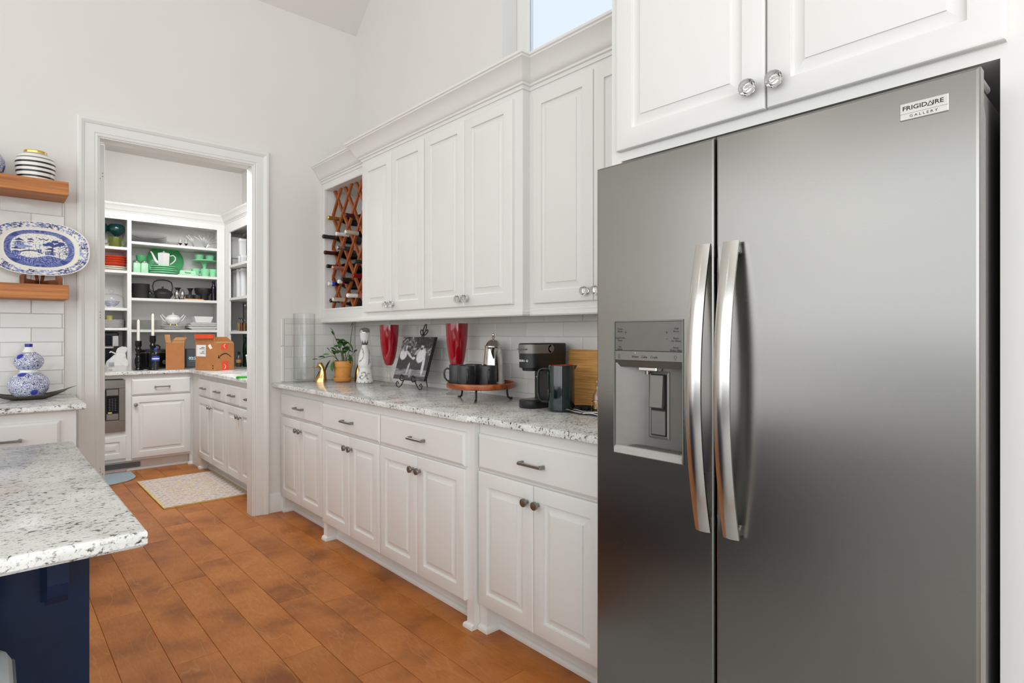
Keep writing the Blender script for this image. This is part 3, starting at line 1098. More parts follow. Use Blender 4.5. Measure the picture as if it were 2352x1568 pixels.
def ftext(s, x, z, size, mat='text_dark', par=d1, y=0.0004, **k):
    return text('lettering', s, size, mat, par, (x, y, z), XD, ZD, **k)
for s, x, z in (('Freeze\nBoost', .087, 1.294), ('Cool Drink\nTimer', .087, 1.268), ('Ice\nBoost', .087, 1.243),
                ('Chill\nBoost', .272, 1.294), ('Reset\nAir Filters', .272, 1.268), ('Reset\nWater Filter', .271, 1.243)):
    ftext(s, x, z, .0072, y=.0008)
for x in (.107, .243):
    ftext('+', x, 1.287, .014, y=.0008)
    ftext('-', x, 1.271, .014, y=.0008)
for s, x in (('Water', .141), ('Cube', .171), ('Crush', .203)):
    ftext(s, x, 1.219, .0090, y=.0002)
P('indicator_light', L([(0, 0), (.0011, 0), (.0011, .0006), (0, .0006)], 10).xf(Matrix.Rotation(PI / 2, 4, 'X')), 'print_white', d1, (.1405, .0004, 1.230))
m = MB()
m.tube([(.270 + .0042 * math.cos(a), 0, 1.221 + .0042 * math.sin(a)) for a in [PI * 2 * k / 14 for k in range(14)]], .0004, 5, True)
m.box(.2685, .2715, -.0003, .0003, 1.2135, 1.2145).box(.269, .271, -.0003, .0003, 1.2115, 1.2122)
m.tube([(.0835 + .0026 * math.cos(a), 0, 1.222 + .004 * math.sin(a)) for a in [PI * k / 8 for k in range(9)]], .0004, 5)
for a in (0, 1):
    m.box(.0806, .0812 , -.0003, .0003, 1.213, 1.222) if a == 0 else m.box(.0858, .0864, -.0003, .0003, 1.213, 1.222)
m.box(.0806, .0864, -.0003, .0003, 1.2125, 1.2132).box(.0806, .0864, -.0003, .0003, 1.218, 1.2187)
P('button_symbol', m, 'text_dark', d1, (0, .0002, 0), angle=0)
# badge
bd = P('badge', B(.784, .864, -.0028, .001, 1.7085, 1.7425, c=.0012), 'badge', d2, label='silver maker badge with black lettering')
for s, x, z, sz, k in (('FRIGID', .8095, 1.7312, .0118, 1.16), ('IRE', .8475, 1.7312, .0118, 1.16)):
    text('lettering', s, sz, 'text_black', bd, (x, -.003, z), XD, ZD, xs=k, bold=.00012)
m = MB()
tri = [(.8305, 1.7271), (.8395, 1.7271), (.835, 1.7356), (.8305, 1.7271)]
for (a, b) in zip(tri, tri[1:]):
    m.tube([(a[0], -.003, a[1]), (b[0], -.003, b[1])], .0006, 5)
P('lettering', m, 'text_black', bd)
P('badge_line', B(.7845, .8635, -.0031, -.0027, 1.7209, 1.7213), 'text_dark', bd, angle=0)
text('lettering', 'G A L L E R Y', .0070, 'text_dark', bd, (.824, -.003, 1.7150), XD, ZD, xs=1.15)

# ================================================================ ON THE LONG WORKTOP
G = 'glass'
# clear cylinder vase
v = [(0, .002), (.072, .002), (.075, .006), (.0755, .02), (.0755, .497), (.0745, .499), (.0715, .498), (.0715, .022), (.06, .018), (0, .018)]
one('glass_vase', L(v, 48), 'glass', 'tall clear glass cylinder vase in the corner of the long worktop', 'vase', (1.715, 4.175, ZC))

# gold duck bookends
def duck(label, loc, rz):
    t = T('duck_bookend', label, 'bookend', loc, rz, 'brass duck head bookends')
    m = MB()
    # neck and chest: lofted ellipses, flat back at x = .042
    st = [(0, .000, .050, .034), (.012, .000, .048, .033), (.03, .006, .040, .029), (.05, .012, .031, .024), (.07, .015, .024, .0205), (.09, .013, .021, .0195), (.104, .008, .0215, .020),
          (.118, .000, .0235, .0215), (.130, -.004, .0215, .020), (.139, -.004, .015, .014), (.1425, -.003, .005, .005)]
    loops = []
    for z, cx, rx, ry in st:
        loops.append([(min(cx + rx * math.cos(2 * PI * k / 20), .040), ry * math.sin(2 * PI * k / 20), z) for k in range(20)])
    m.rings(loops)
    P('body', m, 'brass', t, angle=60)
    m = MB()
    loops = []
    for x, z, ry, rz_ in ((-.014, .117, .013, .011), (-.026, .113, .0105, .008), (-.040, .109, .0095, .005), (-.054, .107, .0095, .0032), (-.062, .1065, .006, .002)):
        loops.append([(x, ry * math.cos(2 * PI * k / 12), z + rz_ * math.sin(2 * PI * k / 12)) for k in range(12)])
    m.rings(loops)
    P('beak', m, 'brass', t, angle=60)
    P('breast_plate', MB().rings([[(-.046 + .001 + q[0], q[1], q[2]) for q in lp] for lp in [[(0, .020, .004), (-.004, 0, .004), (0, -.020, .004), (.006, 0, .004)], [(.012, .016, .03), (.006, 0, .03), (.012, -.016, .03), (.018, 0, .03)],
        [(.026, .012, .055), (.022, 0, .055), (.026, -.012, .055), (.03, 0, .055)], [(.038, .008, .082), (.036, 0, .082), (.038, -.008, .082), (.042, 0, .082)]]]), 'silver', t, angle=60, label='pale polished chest')
    m = MB()
    for s in (-1, 1):
        m.lathe([(0, -.003), (.003, 0), (0, .003)], 8, -.010, s * .0195, .123)
    P('eye', m, 'black_gloss', t)
    return t
duck('brass duck head bookend between the glass vase and the flower pot', (1.815, 4.12, ZC), -.75)
duck('brass duck head bookend half hidden behind the spotted ceramic bottle', (2.062, 3.985, ZC), 2.5)

# terracotta pot with plant
pt = T('potted_plant', 'leafy green plant in a ribbed orange terracotta pot with saucer', 'plant', (1.935, 4.01, ZC))
P('saucer', L([(0, .002), (.052, .002), (.058, .006), (.069, .028), (.070, .033), (.066, .034), (.056, .010), (0, .010)], 40), 'terracotta', pt)
rib = lambda k, z: 1.0 - (.022 if (k % 2 and .018 < z < .105) else 0)
P('pot', L([(0, .010), (.046, .010), (.050, .014), (.052, .02), (.0655, .104), (.066, .108), (.071, .110), (.0745, .150), (.074, .153), (.068, .152), (.064, .112), (.060, .11), (0, .11)], 72, ripple=rib), 'terracotta', pt, angle=50)
P('soil', L([(.066, .138), (.03, .142), (0, .143)], 24), 'soil', pt)
rs = random.Random(5)
def leaf_mb(p, d, ln, wd, droop, roll=0):
    d = Vector(d).normalized()
    side = d.cross(Vector((0, 0, 1)))
    if side.length < .1: side = Vector((1, 0, 0))
    side.normalize()
    side = Matrix.Rotation(roll, 3, d) @ side
    up = side.cross(d)
    m = MB()
    rows = []
    n = 6
    for k in range(n + 1):
        u = k / n
        c = Vector(p) + d * ln * u - Vector((0, 0, droop * ln * u * u))
        hw = wd * (math.sin(PI * min(1, u * .93 + .05)) ** .8)
        if k == n: hw = .0004
        b = len(m.v)
        m.v += [tuple(c - side * hw + up * hw * .35), tuple(c), tuple(c + side * hw + up * hw * .35), tuple(c - up * .0008)]
        rows.append(b)
    for a, b in zip(rows, rows[1:]):
        m.f += [(a, a + 1, b + 1, b), (a + 1, a + 2, b + 2, b + 1), (a, b, b + 3, a + 3), (a + 2, a + 3, b + 3, b + 2)]
    return m
m = MB()
m.tube([(0, 0, .13), (.004, .002, .17), (-.002, .004, .20), (.004, 0, .235)], [.011, .010, .009, .006], 8)
m.tube([(.012, -.01, .13), (.02, -.012, .17), (.016, -.008, .22)], [.005, .004, .003], 6)
P('trunk', m, 'stem', pt)
# branch tips: direction given across the view (r), towards it (t) and up
vr, vt = Vector((.743, -.669, 0)), Vector((-.669, -.743, 0))
def W(r, t, z): return vr * r + vt * t + Vector((0, 0, z))
twigs = [[(-.02, .0, .14), (-.06, .02, .19), (-.10, .03, .185), (-.165, .03, .165)],
         [(-.02, .01, .14), (-.05, .03, .20), (-.085, .03, .225)],
         [(0, 0, .20), (-.03, 0, .27), (-.055, .01, .33), (-.072, .01, .385)],
         [(.02, 0, .14), (.052, 0, .24), (.060, -.01, .34), (.070, -.02, .43)],
         [(.01, .01, .14), (.05, .02, .17), (.09, .03, .215)],
         [(0, 0, .2), (-.04, .02, .245), (-.055, .02, .28)],
         [(0, 0, .2), (.02, .02, .26), (.035, .02, .305)],
         [(-.01, .03, .145), (-.03, .075, .16), (-.045, .085, .13)]]
m = MB()
for tw in twigs:
    m.tube([W(*q) for q in tw], [.0028] * (len(tw) - 1) + [.0016], 6)
P('twig', m, 'stem', pt)
lv = [(-.17, .03, .165, -1, .2, .045, .007), (-.12, .03, .18, -1, .3, .05, .011), (-.085, .03, .225, -.7, .8, .045, .011), (-.09, .035, .2, -.6, .1, .05, .012), (-.075, .05, .16, -.5, -1, .085, .020),
      (-.05, .06, .15, -.1, -1, .07, .017), (-.072, .01, .37, -.5, 1, .05, .009), (-.06, .01, .34, -.6, 1.2, .05, .010), (-.05, .01, .31, .9, -.2, .06, .014), (-.03, .02, .28, .6, .2, .06, .020),
      (0, .03, .25, -.6, .3, .065, .022), (.01, .03, .235, .7, .5, .065, .024), (.015, .035, .26, -.2, .7, .06, .022), (.02, .03, .27, .6, .6, .06, .02), (.0, .035, .22, -.8, -.1, .06, .022),
      (.03, .02, .24, .7, -.3, .055, .018), (.035, .02, .29, .6, -.5, .05, .013), (.06, 0, .40, .3, 1, .055, .010), (.055, 0, .28, .3, -.9, .055, .014), (.052, .02, .20, .3, -.9, .06, .016),
      (.09, .03, .215, .6, .7, .045, .008), (.05, .03, .17, .4, -.6, .04, .010), (-.02, .04, .21, -.6, .2, .055, .018), (-.04, .03, .23, -.7, .5, .05, .015), (.02, .04, .21, .3, .4, .05, .018),
      (-.025, .02, .30, .8, .1, .055, .02), (.03, .01, .22, .1, 1, .06, .018), (-.05, .02, .20, -.5, .9, .05, .012), (-.01, .045, .245, .2, .9, .055, .022)]
for i, (r, t_, z, dr_, dz_, ln, wd_) in enumerate(lv):
    light = i in (16, 3)
    P('leaf', leaf_mb(W(r, t_, z), vr * dr_ + vt * rs.uniform(-.3, .4) + Vector((0, 0, dz_)), ln, wd_, rs.uniform(.05, .3), rs.uniform(-.7, .7)), 'leaf_light' if light else 'leaf', pt, angle=60, label='pale young leaf' if light else None)

# spotted ceramic bottle with a silver dome cap
sb = T('ceramic_bottle', 'white ceramic bottle painted with black dashes under a silver dome cap', 'bottle', (2.005, 3.805, ZC))
bp = [(0, 0), (.050, 0), (.060, .003), (.0605, .010), (.054, .05), (.048, .085), (.043, .098), (.0405, .104), (.0415, .112), (.047, .125), (.0475, .15), (.045, .18), (.040, .205), (.032, .232), (.024, .250), (.0195, .262), (.019, .270), (.0205, .276), (.026, .295), (.031, .320), (.0345, .345), (.036, .362)]
pl = []
zz = [q[1] for q in bp]
for (a, b) in zip(bp, bp[1:]):
    n = max(1, int((b[1] - a[1]) / .004))
    for k in range(n):
        u = k / n
        pl.append((a[0] + (b[0] - a[0]) * u, a[1] + (b[1] - a[1]) * u))
pl.append(bp[-1])
nr = len(pl) - 1
front = math.atan2(-.743, -.669)
def dash(x, y, pts, step=.0085, w=.0032, h=.0021):
    """distance test to dashes along a polyline of (x, y)"""
    acc = 0.0
    for (a, b) in zip(pts, pts[1:]):
        dx, dy = b[0] - a[0], b[1] - a[1]
        ln = math.hypot(dx, dy)
        px, py = x - a[0], y - a[1]
        t_ = (px * dx + py * dy) / ln
        if -.003 < t_ < ln + .003:
            off = abs((px * dy - py * dx) / ln)
            ph = ((acc + t_) / step) % 1.0
            if off < .0045 and abs(ph - .5) < .3 and off > .0008 + .0 * ph:
                return True
        acc += ln
    return False
def arc(cx, cy, r, a0, a1, n=14, sy=1.0):
    return [(cx + r * math.cos(a0 + (a1 - a0) * k / n), cy + sy * r * math.sin(a0 + (a1 - a0) * k / n)) for k in range(n + 1)]
curves = [arc(-.035, .205, .036, -1.5, 1.1, sy=1.35), arc(.062, .19, .020, 2.0, 4.2, sy=2.3), arc(.004, .062, .017, -1.5, 2.6), arc(-.004, .043, .018, 1.5, 5.2, sy=.75),
          arc(-.042, .085, .012, 0.2, 2.6), arc(.045, .05, .018, 1.4, 4.4, sy=1.2), [(.04, .135), (.046, .17), (.040, .23)], arc(.10, .05, .018, 0, 5.5), arc(-.10, .06, .02, 0, 5.5), arc(.12, .18, .03, 0, 5.5), arc(-.12, .18, .03, 0, 5.5)]
WH, BK = lin((236, 235, 230)), lin((30, 30, 40))
def bcol(u, w):
    j = min(nr, int(round(w * nr)))
    r, z = pl[j]
    a = (u * 2 * PI - front + PI) % (2 * PI) - PI
    x = a * max(r, .03)
    if .272 < z < .337:
        k = (a / (2 * PI / 10)) % 1.0
        tri_ = 1 - abs(k - .5) * 2
        lo_ = .274 + .004
        if z < lo_: return BK
        return BK if (z - lo_) / .030 < tri_ else WH
    if z < .016 and r > .05:
        k = (a / (2 * PI / 14)) % 1.0
        return BK if (k - .5) ** 2 / .02 + ((z - .010) / .0035) ** 2 < 1 else WH
    for c in curves:
        if abs(c[0][0] - x) < .09 and dash(x, z, c):
            return BK
    return WH
def bpos(u, w):
    r, z = pl[min(nr, int(round(w * nr)))]
    return (r * math.cos(u * 2 * PI), r * math.sin(u * 2 * PI), z)
grid('body', 180, nr, bpos, bcol, 'painted', sb, closed_u=True)
P('dome_cap', L([(.0365, .360), (.0385, .361), (.0385, .366), (.0365, .369), (.0355, .378), (.031, .386), (.022, .3925), (.010, .396), (0, .397)], 36), 'silver', sb, label='polished silver dome cap')

# red goblets with clear stems
def goblet(label, loc):
    t = T('goblet', label, 'goblet', loc, 0, 'tall red goblets')
    P('foot', L([(0, .0), (.062, .001), (.0645, .004), (.06, .007), (.04, .014), (.022, .032), (.014, .055), (.011, .078), (.012, .092), (.020, .099), (.0225, .106), (.020, .113), (.014, .117), (.018, .124), (.022, .131), (.024, .138), (0, .140)], 36), 'glass_cut', t, label='clear glass stem and foot')
    P('bowl', L([(0, .139), (.020, .1395), (.030, .150), (.041, .185), (.051, .235), (.0585, .295), (.0625, .35), (.0645, .412), (.0625, .412), (.060, .35), (.055, .29), (.046, .225), (.034, .175), (.02, .15), (0, .146)], 40), 'red_glass', t, label='deep red glass bowl')
    return t
goblet('tall red goblet standing left of the photo on the black easel', (2.02, 3.49, ZC))
goblet('tall red goblet standing behind the tray of black mugs', (2.03, 2.735, ZC))

# photo print on a scrolled easel
RXZ = math.radians(17)
ez = T('photo_easel', 'black scrolled wire easel holding the black and white photo', 'easel', (2.0, 3.185, ZC))
R_ = Matrix.Rotation(RXZ, 3, 'Y')
def lean(y, z, off=0.0):
    """point in the board plane: y along the wall, z up the board, off towards the room"""
    return (math.sin(RXZ) * z - math.cos(RXZ) * off, y, .056 + math.cos(RXZ) * z + math.sin(RXZ) * off * 0)
m = MB()
for s in (-1, 1):
    y = s * .075
    m.tube([lean(y, .0, -.004), lean(y * .75, .15, -.006), lean(y * .28, .28, -.006), lean(0, .305, -.006)], .0032, 7)
    # front scroll foot and curl that holds the board
    m.tube([(-.012, y * .9, .054), (-.030, y * .9, .050), (-.040, y * .9, .062), (-.037, y * .9, .082), (-.028, y * .9, .090), (-.020, y * .9, .084), (-.021, y * .9, .076)], .0034, 7)
    pts = []
    for k in range(15):
        a = -.4 + k * .36
        r = .027 - .0011 * k
        pts.append((-.012 - .010 * math.sin(a * .5), y + s * (.012 + r * math.cos(a) * .8), .029 + r * math.sin(a)))
    m.tube([(-.012, y * .9, .054), (-.012, y * 1.25, .020), (-.014, y * 1.6, .0045), (-.016, y * 1.95, .010), (-.016, y * 2.05, .030), (-.015, y * 1.85, .042), (-.015, y * 1.68, .034), (-.015, y * 1.75, .026)], .0034, 7)
m.tube([(-.012, -.0675, .054), (-.004, -.0675, .056), (-.004, .0675, .056), (-.012, .0675, .054)], .0032, 7)
P('front_frame', m, 'iron', ez, angle=60)
m = MB()
top = .300
def loopy(cy, cz, ry, rz_, rot_):
    out = []
    for k in range(15):
        a = -PI / 2 - .35 + (2 * PI + .7) * k / 14 * .93
        y, z = ry * math.cos(a), rz_ * math.sin(a)
        out.append(lean(cy + y * math.cos(rot_) - z * math.sin(rot_), cz + y * math.sin(rot_) + z * math.cos(rot_), -.006))
    return out
m.tube(loopy(0, top + .042, .0135, .032, 0), .0034, 7)
m.tube(loopy(.024, top + .018, .012, .022, -.7), .0034, 7)
m.tube(loopy(-.024, top + .018, .012, .022, .7), .0034, 7)
P('finial', m, 'iron', ez, angle=60)
P('rear_leg', MB().tube([lean(0, .29, -.008), (.105, 0, .15), (.125, 0, .004)], .0032, 7), 'iron', ez, angle=60)
pb = T('photo_print', 'black and white photo of a couple seated outdoors, on a dark canvas board', 'picture', (2.0, 3.185, ZC))
BW, BH, BT = .36, .288, .022
m = MB()
loops = []
for off in (.002, .002 + BT):
    loops.append([lean(-BW / 2, .004, off), lean(BW / 2, .004, off), lean(BW / 2, BH, off), lean(-BW / 2, BH, off)])
P('board', MB().rings(loops), 'print_black', pb, angle=0)
def ell(x, y, cx, cy, rx, ry, rot_=0):
    dx, dy = x - cx, y - cy
    c, s = math.cos(rot_), math.sin(rot_)
    return ((dx * c + dy * s) / rx) ** 2 + ((-dx * s + dy * c) / ry) ** 2 < 1
def soft(x, y, cx, cy, rx, ry, rot_=0, e=.25):
    dx, dy = x - cx, y - cy
    c, q = math.cos(rot_), math.sin(rot_)
    d = math.sqrt(((dx * c + dy * q) / rx) ** 2 + ((-dx * q + dy * c) / ry) ** 2)
    return max(0.0, min(1.0, (1 + e * .5 - d) / e))
def photo(u, w):
    # grey scene: dappled trees behind, two people seated close together, wooden deck below
    n0 = noise.noise(Vector((u * 7, w * 7, 11)))
    n1 = noise.noise(Vector((u * 17, w * 19, 0)))
    n2 = noise.noise(Vector((u * 44, w * 50, 3)))
    g = .34 + .25 * n0 + .42 * n1 + .35 * n2
    if w > .74 and u > .48: g = .16 + .10 * n2 + .25 * max(0, n1)
    if .66 < w < .675: g = .22
    if w < .58: g = .16 + .12 * n2
    if w < .24: g = .42 + .20 * noise.noise(Vector((u * 4, w * 55, 7)))
    if w < .10: g = .20 + .14 * noise.noise(Vector((u * 7, w * 70, 7)))
    def put(v, k, t=.08):
        nonlocal g
        g = g * (1 - k) + (v + t * n2 + t * .8 * n1) * k
    put(.13, soft(u, w, .18, .38, .17, .17, .1))              # dark trousers and seat, left
    put(.15, soft(u, w, .60, .36, .20, .10, .15))             # dark seat, middle
    put(.78, soft(u, w, .14, .58, .12, .13, .3), .12)         # pale top, left figure
    put(.40, soft(u, w, .16, .76, .075, .10), .35)            # long loose hair
    put(.70, soft(u, w, .20, .745, .034, .058))               # face
    put(.16, soft(u, w, .24, .70, .022, .05))
    put(.72, soft(u, w, .33, .585, .15, .030, -.62), .10)     # arm reaching across
    put(.80, soft(u, w, .72, .57, .135, .17, -.22), .10)      # pale shirt, right figure
    put(.72, soft(u, w, .70, .775, .046, .072))               # face
    put(.14, soft(u, w, .715, .84, .058, .040))               # hair
    put(.24, soft(u, w, .695, .725, .036, .030))              # beard
    put(.66, soft(u, w, .57, .655, .11, .026, .85), .10)      # lifted forearm
    put(.74, soft(u, w, .50, .50, .055, .034))                # joined hands
    put(.74, soft(u, w, .85, .36, .040, .24, .06), .12)       # hanging sleeve and arm
    put(.62, soft(u, w, .40, .26, .034, .14, -.12), .12)      # shins
    put(.55, soft(u, w, .50, .16, .034, .10, .12), .12)
    put(.12, soft(u, w, .66, .28, .12, .045, .1))
    g = max(.03, min(.95, g))
    g = g ** 1.9
    return (g * 1.0, g * .965, g * .985)
grid('print', 110, 88, lambda u, w: lean(BW / 2 - BW * u, .004 + (BH - .004) * w, .0026 + BT), photo, 'painted_matte', pb)
# ---- round tray on iron legs, four mugs, coffee pot
TX, TY = 1.965, 2.43
ty = T('serving_tray', 'round wooden tray raised on three black iron legs', 'tray', (TX, TY, ZC))
P('tray_top', L([(0, .062), (.172, .062), (.183, .066), (.186, .078), (.184, .090), (.179, .0935), (.174, .091), (.171, .078), (0, .075)], 64), 'acacia', ty, label='reddish wooden dish with rim')
for a in (math.atan2(-.105, -.123), math.atan2(.13, -.02), math.atan2(-.09, .14)):
    c, s_ = math.cos(a), math.sin(a)
    P('leg', MB().tube([(c * .10, s_ * .10, .060), (c * .135, s_ * .135, .060), (c * .142, s_ * .142, .052), (c * .142, s_ * .142, .030), (c * .146, s_ * .146, .012), (c * .156, s_ * .156, .0045), (c * .170, s_ * .170, .0045)], .0058, 8), 'iron', ty)
TZ = ZC + .075
def mug(label, loc, ang):
    t = T('mug', label, 'mug', loc, ang, 'matt black mugs on the tray')
    P('body', L([(0, .0), (.040, 0), (.0445, .004), (.0455, .012), (.0455, .108), (.0445, .111), (.0425, .108), (.0425, .010), (0, .008)], 36), 'mug_black', t)
    P('handle', MB().tube([(.042, 0, .088), (.056, 0, .092), (.068, 0, .084), (.072, 0, .066), (.069, 0, .044), (.058, 0, .028), (.042, 0, .022)], .0052, 10, flat=(1, 1.25)), 'mug_black', t, angle=60)
    return t
vw = math.atan2(-.79, -.61)
mug('black mug at the front left of the wooden tray, handle towards the camera', (1.857, 2.418, TZ), vw + .08)
mug('black mug at the far left of the wooden tray, handle pointing left', (1.872, 2.516, TZ), vw - 1.45)
mug('black mug in the second row of the tray, mostly hidden by the front mugs', (1.968, 2.500, TZ), vw + 2.6)
mug('black mug at the front right of the wooden tray, handle towards the camera', (1.935, 2.336, TZ), vw + .05)
cp = T('coffee_pot', 'tall polished silver coffee pot with domed lid behind the black mugs', 'coffee pot', (2.066, 2.448, TZ), vw)
P('body', L([(0, 0), (.066, 0), (.068, .004), (.066, .012), (.0615, .016), (.0605, .022), (.058, .07), (.053, .13), (.047, .185), (.0445, .196), (.047, .199), (.0475, .203), (.044, .206), (0, .206)], 48), 'silver', cp)
P('lid', L([(.046, .203), (.048, .205), (.047, .210), (.040, .216), (.036, .226), (.027, .237), (.014, .243), (.006, .245), (.0045, .250), (.008, .256), (.0085, .261), (.0055, .266), (.0065, .271), (.005, .277), (0, .281)], 40), 'silver', cp)
P('spout', MB().rings([[(.046, -.020, .196), (.046, .020, .196), (.052, .0, .135), (.050, -.004, .14)], [(.062, -.012, .199), (.062, .012, .199), (.058, .001, .160), (.057, -.003, .163)], [(.072, -.005, .200), (.072, .005, .200), (.068, 0, .188), (.068, -.002, .19)]]), 'silver', cp, angle=30)
P('handle', MB().tube([(-.044, 0, .185), (-.075, 0, .19), (-.088, 0, .16), (-.083, 0, .10), (-.056, 0, .06)], .006, 8), 'black_plastic', cp, angle=60)

# ---- single cup coffee maker
cm = T('coffee_maker', 'slim black coffee maker with a grey handle band', 'coffee maker', (1.868, 2.0, ZC), WX)
def stadium(x0, x1, y0, y1, r0, r1, z, n=6):
    """plan outline with front corners r0 (y0 side) and back corners r1"""
    o = []
    for cx, cy, a0, r in ((x0 + r0, y0 + r0, PI, r0), (x1 - r0, y0 + r0, 1.5 * PI, r0), (x1 - r1, y1 - r1, 0, r1), (x0 + r1, y1 - r1, .5 * PI, r1)):
        for k in range(n + 1):
            a = a0 + .5 * PI * k / n
            o.append((cx + r * math.cos(a), cy + r * math.sin(a), z))
    return o
hw = .058
def st(z, ins=0, y0=0, y1=.243, r0=.054):
    return stadium(-hw + ins, hw - ins, y0 + ins, y1 - ins, r0 - ins, .012, z)
P('head', MB().rings([st(.190, .004), st(.192, .001), st(.303, .0), st(.3065, .004)]), 'black_plastic', cm, angle=40)
P('brew_chamber', MB().rings([stadium(-.040, .040, .016, .11, .038, .02, .176), stadium(-.044, .044, .012, .12, .042, .02, .192)]), 'black_plastic', cm, angle=40)
P('column', MB().rings([stadium(-hw, hw, .125, .243, .02, .012, .02), stadium(-hw, hw, .125, .243, .02, .012, .195)]), 'black_plastic', cm, angle=40)
P('base', MB().rings([st(.0, .003, r0=.055), st(.004, 0, r0=.055), st(.034, 0, r0=.055), st(.038, .004, r0=.055)]), 'black_plastic', cm, angle=40)
P('drip_plate', L([(0, .0385), (.034, .0385), (.036, .0395), (.030, .0405), (0, .0405)], 28, cx=0, cy=.06), 'steel_dark', cm)
# grey handle band: follows the rounded front and runs along both sides
def band(z0, z1, off, y_end):
    out = []
    full = stadium(-hw - off, hw + off, -off, .243, .054 + off, .012, 0, 10)
    pts = [p for p in full if p[1] < .06]
    pts = [p for p in full[:22]]
    pts = [(-hw - off, y_end, 0)] + pts + [(hw + off, y_end, 0)]
    loops = []
    for x, y, _ in pts:
        loops.append((x, y))
    return loops
bo = band(0, 0, .0025, .13)
bi = band(0, 0, -.001, .13)
m = MB()
m.rings([[(o[0], o[1], .259), (o[0], o[1], .301), (i[0], i[1], .301), (i[0], i[1], .259)] for o, i in zip(bo, bi)])
for s in (-1, 1):
    m.lathe([(.021, -.0005), (.021, .003), (.0195, .0035), (0, .0035)], 24)
    k0 = len(m.v) - (24 * 3 + 1)
    for k in range(k0, len(m.v)):
        x, y, z = m.v[k]
        m.v[k] = (s * (hw - .001 + z), .13 + x, .280 + y)
P('handle_band', m, 'steel_grey', cm, angle=40, label='brushed grey handle band')
P('power_button', L([(0, 0), (.011, 0), (.011, .0015), (.0095, .0015), (.0095, .001), (0, .001)], 24).xf(Matrix.Rotation(PI / 2, 4, 'Y')), 'nickel', cm, (hw + .0026, .128, .280))
P('lift_tab', MB().box(-.030, .030, -.012, .004, .277, .2815, c=.002), 'steel_grey', cm)
# maker's word wraps round the left of the front
word = 'KEURIG'
for i, ch in enumerate(word):
    s_ = -.0245 + .0098 * i + (.002 if i > 4 else 0)
    rr = .054
    # arc position measured from the centre of the rounded front
    if abs(s_) < hw - rr:
        px, py, a = s_, 0, 0
    else:
        a = (abs(s_) - (hw - rr)) / rr * (1 if s_ > 0 else -1)
        px = (hw - rr) * (1 if s_ > 0 else -1) + rr * math.sin(a)
        py = rr - rr * math.cos(a)
    text('lettering', ch, .0135, 'print_white', cm, (px + .0004 * math.sin(a), py - .0006 * math.cos(a), .224), (math.cos(a), math.sin(a), 0), (0, 0, 1), bold=.0003)
# clear cup hook of a small glass hung behind the column
# ---- dark green enamel pitcher
ep = T('pitcher', 'large glossy black green pitcher with square handle in front of the coffee maker', 'pitcher', (1.942, 1.822, ZC), math.atan2(.68, -.73))
P('body', L([(0, 0), (.056, 0), (.061, .004), (.0625, .012), (.0625, .206), (.0615, .2095), (.0585, .209), (.0585, .012), (0, .010)], 48), 'enamel', ep)
P('inner_rim', L([(.0583, .208), (.0583, .19), (.0583, .03), (0, .0105)], 40), 'enamel_in', ep, label='red inside')
P('spout', MB().rings([[(-.050, -.024, .17), (-.050, .024, .17), (-.052, .018, .2085), (-.052, -.018, .2085)], [(-.066, -.008, .195), (-.066, .008, .195), (-.073, .007, .2085), (-.073, -.007, .2085)]]), 'enamel', ep, angle=40)
hp = [(.058, 0, .192), (.085, 0, .1925), (.097, 0, .187), (.104, 0, .174), (.106, 0, .14), (.104, 0, .08), (.098, 0, .056), (.086, 0, .046), (.058, 0, .044)]
P('handle', MB().tube(hp, .0085, 10, flat=(.75, 1.35)), 'enamel', ep, angle=60)
P('rivet', MB().lathe([(0, -.003), (.004, -.002), (.0045, .001), (0, .003)], 12).xf(Matrix.Translation((.1125, -.002, .155)) @ Matrix.Rotation(PI / 2, 4, 'Y')), 'chrome', ep)
# ---- bamboo board leaning on the tiles
m = MB()
lo_ = [(0, 0), (.022, 0)]
yb = (1.57, 1.957)
m.rings([[(2.112, yb[0], ZC + .0005), (2.130, yb[0], ZC + .0005), (2.158, yb[0], ZC + .272), (2.140, yb[0], ZC + .274)],
         [(2.110, yb[0] + .003, ZC), (2.132, yb[0] + .003, ZC), (2.160, yb[0] + .003, ZC + .272), (2.138, yb[0] + .003, ZC + .275)],
         [(2.110, yb[1] - .003, ZC), (2.132, yb[1] - .003, ZC), (2.160, yb[1] - .003, ZC + .272), (2.138, yb[1] - .003, ZC + .275)],
         [(2.112, yb[1], ZC + .0005), (2.130, yb[1], ZC + .0005), (2.158, yb[1], ZC + .272), (2.140, yb[1], ZC + .274)]])
one('cutting_board', m, 'bamboo', 'bamboo cutting board leaning on the tiles behind the pitcher', 'board')
# ---- oil cruet in a wire stand beside the refrigerator
cr = T('oil_cruet', 'small clear glass cruet in a wire stand beside the refrigerator', 'cruet', (2.015, 1.668, ZC))
P('bottle', L([(0, .012), (.020, .012), (.0225, .015), (.0225, .075), (.021, .082), (.012, .095), (.009, .102), (.0085, .118), (.011, .121), (.010, .123), (.007, .122), (.007, .102), (.0195, .078), (.0205, .018), (0, .016)], 28), 'glass_cut', cr)
P('stopper', L([(0, .118), (.006, .120), (.007, .126), (.012, .134), (.010, .144), (0, .150)], 16), 'glass_cut', cr)
P('oil', L([(0, .0165), (.0198, .017), (.0198, .03), (0, .031)], 24), 'olive_oil', cr)
m = MB()
ring = [(.0255 * math.cos(2 * PI * k / 20), .0255 * math.sin(2 * PI * k / 20)) for k in range(20)]
m.tube([(x, y, .052) for x, y in ring], .0016, 6, True)
m.tube([(x, y, .006) for x, y in ring], .0016, 6, True)
for k in (2, 7, 12, 17):
    m.tube([(ring[k][0], ring[k][1], .002), (ring[k][0], ring[k][1], .052)], .0016, 6)
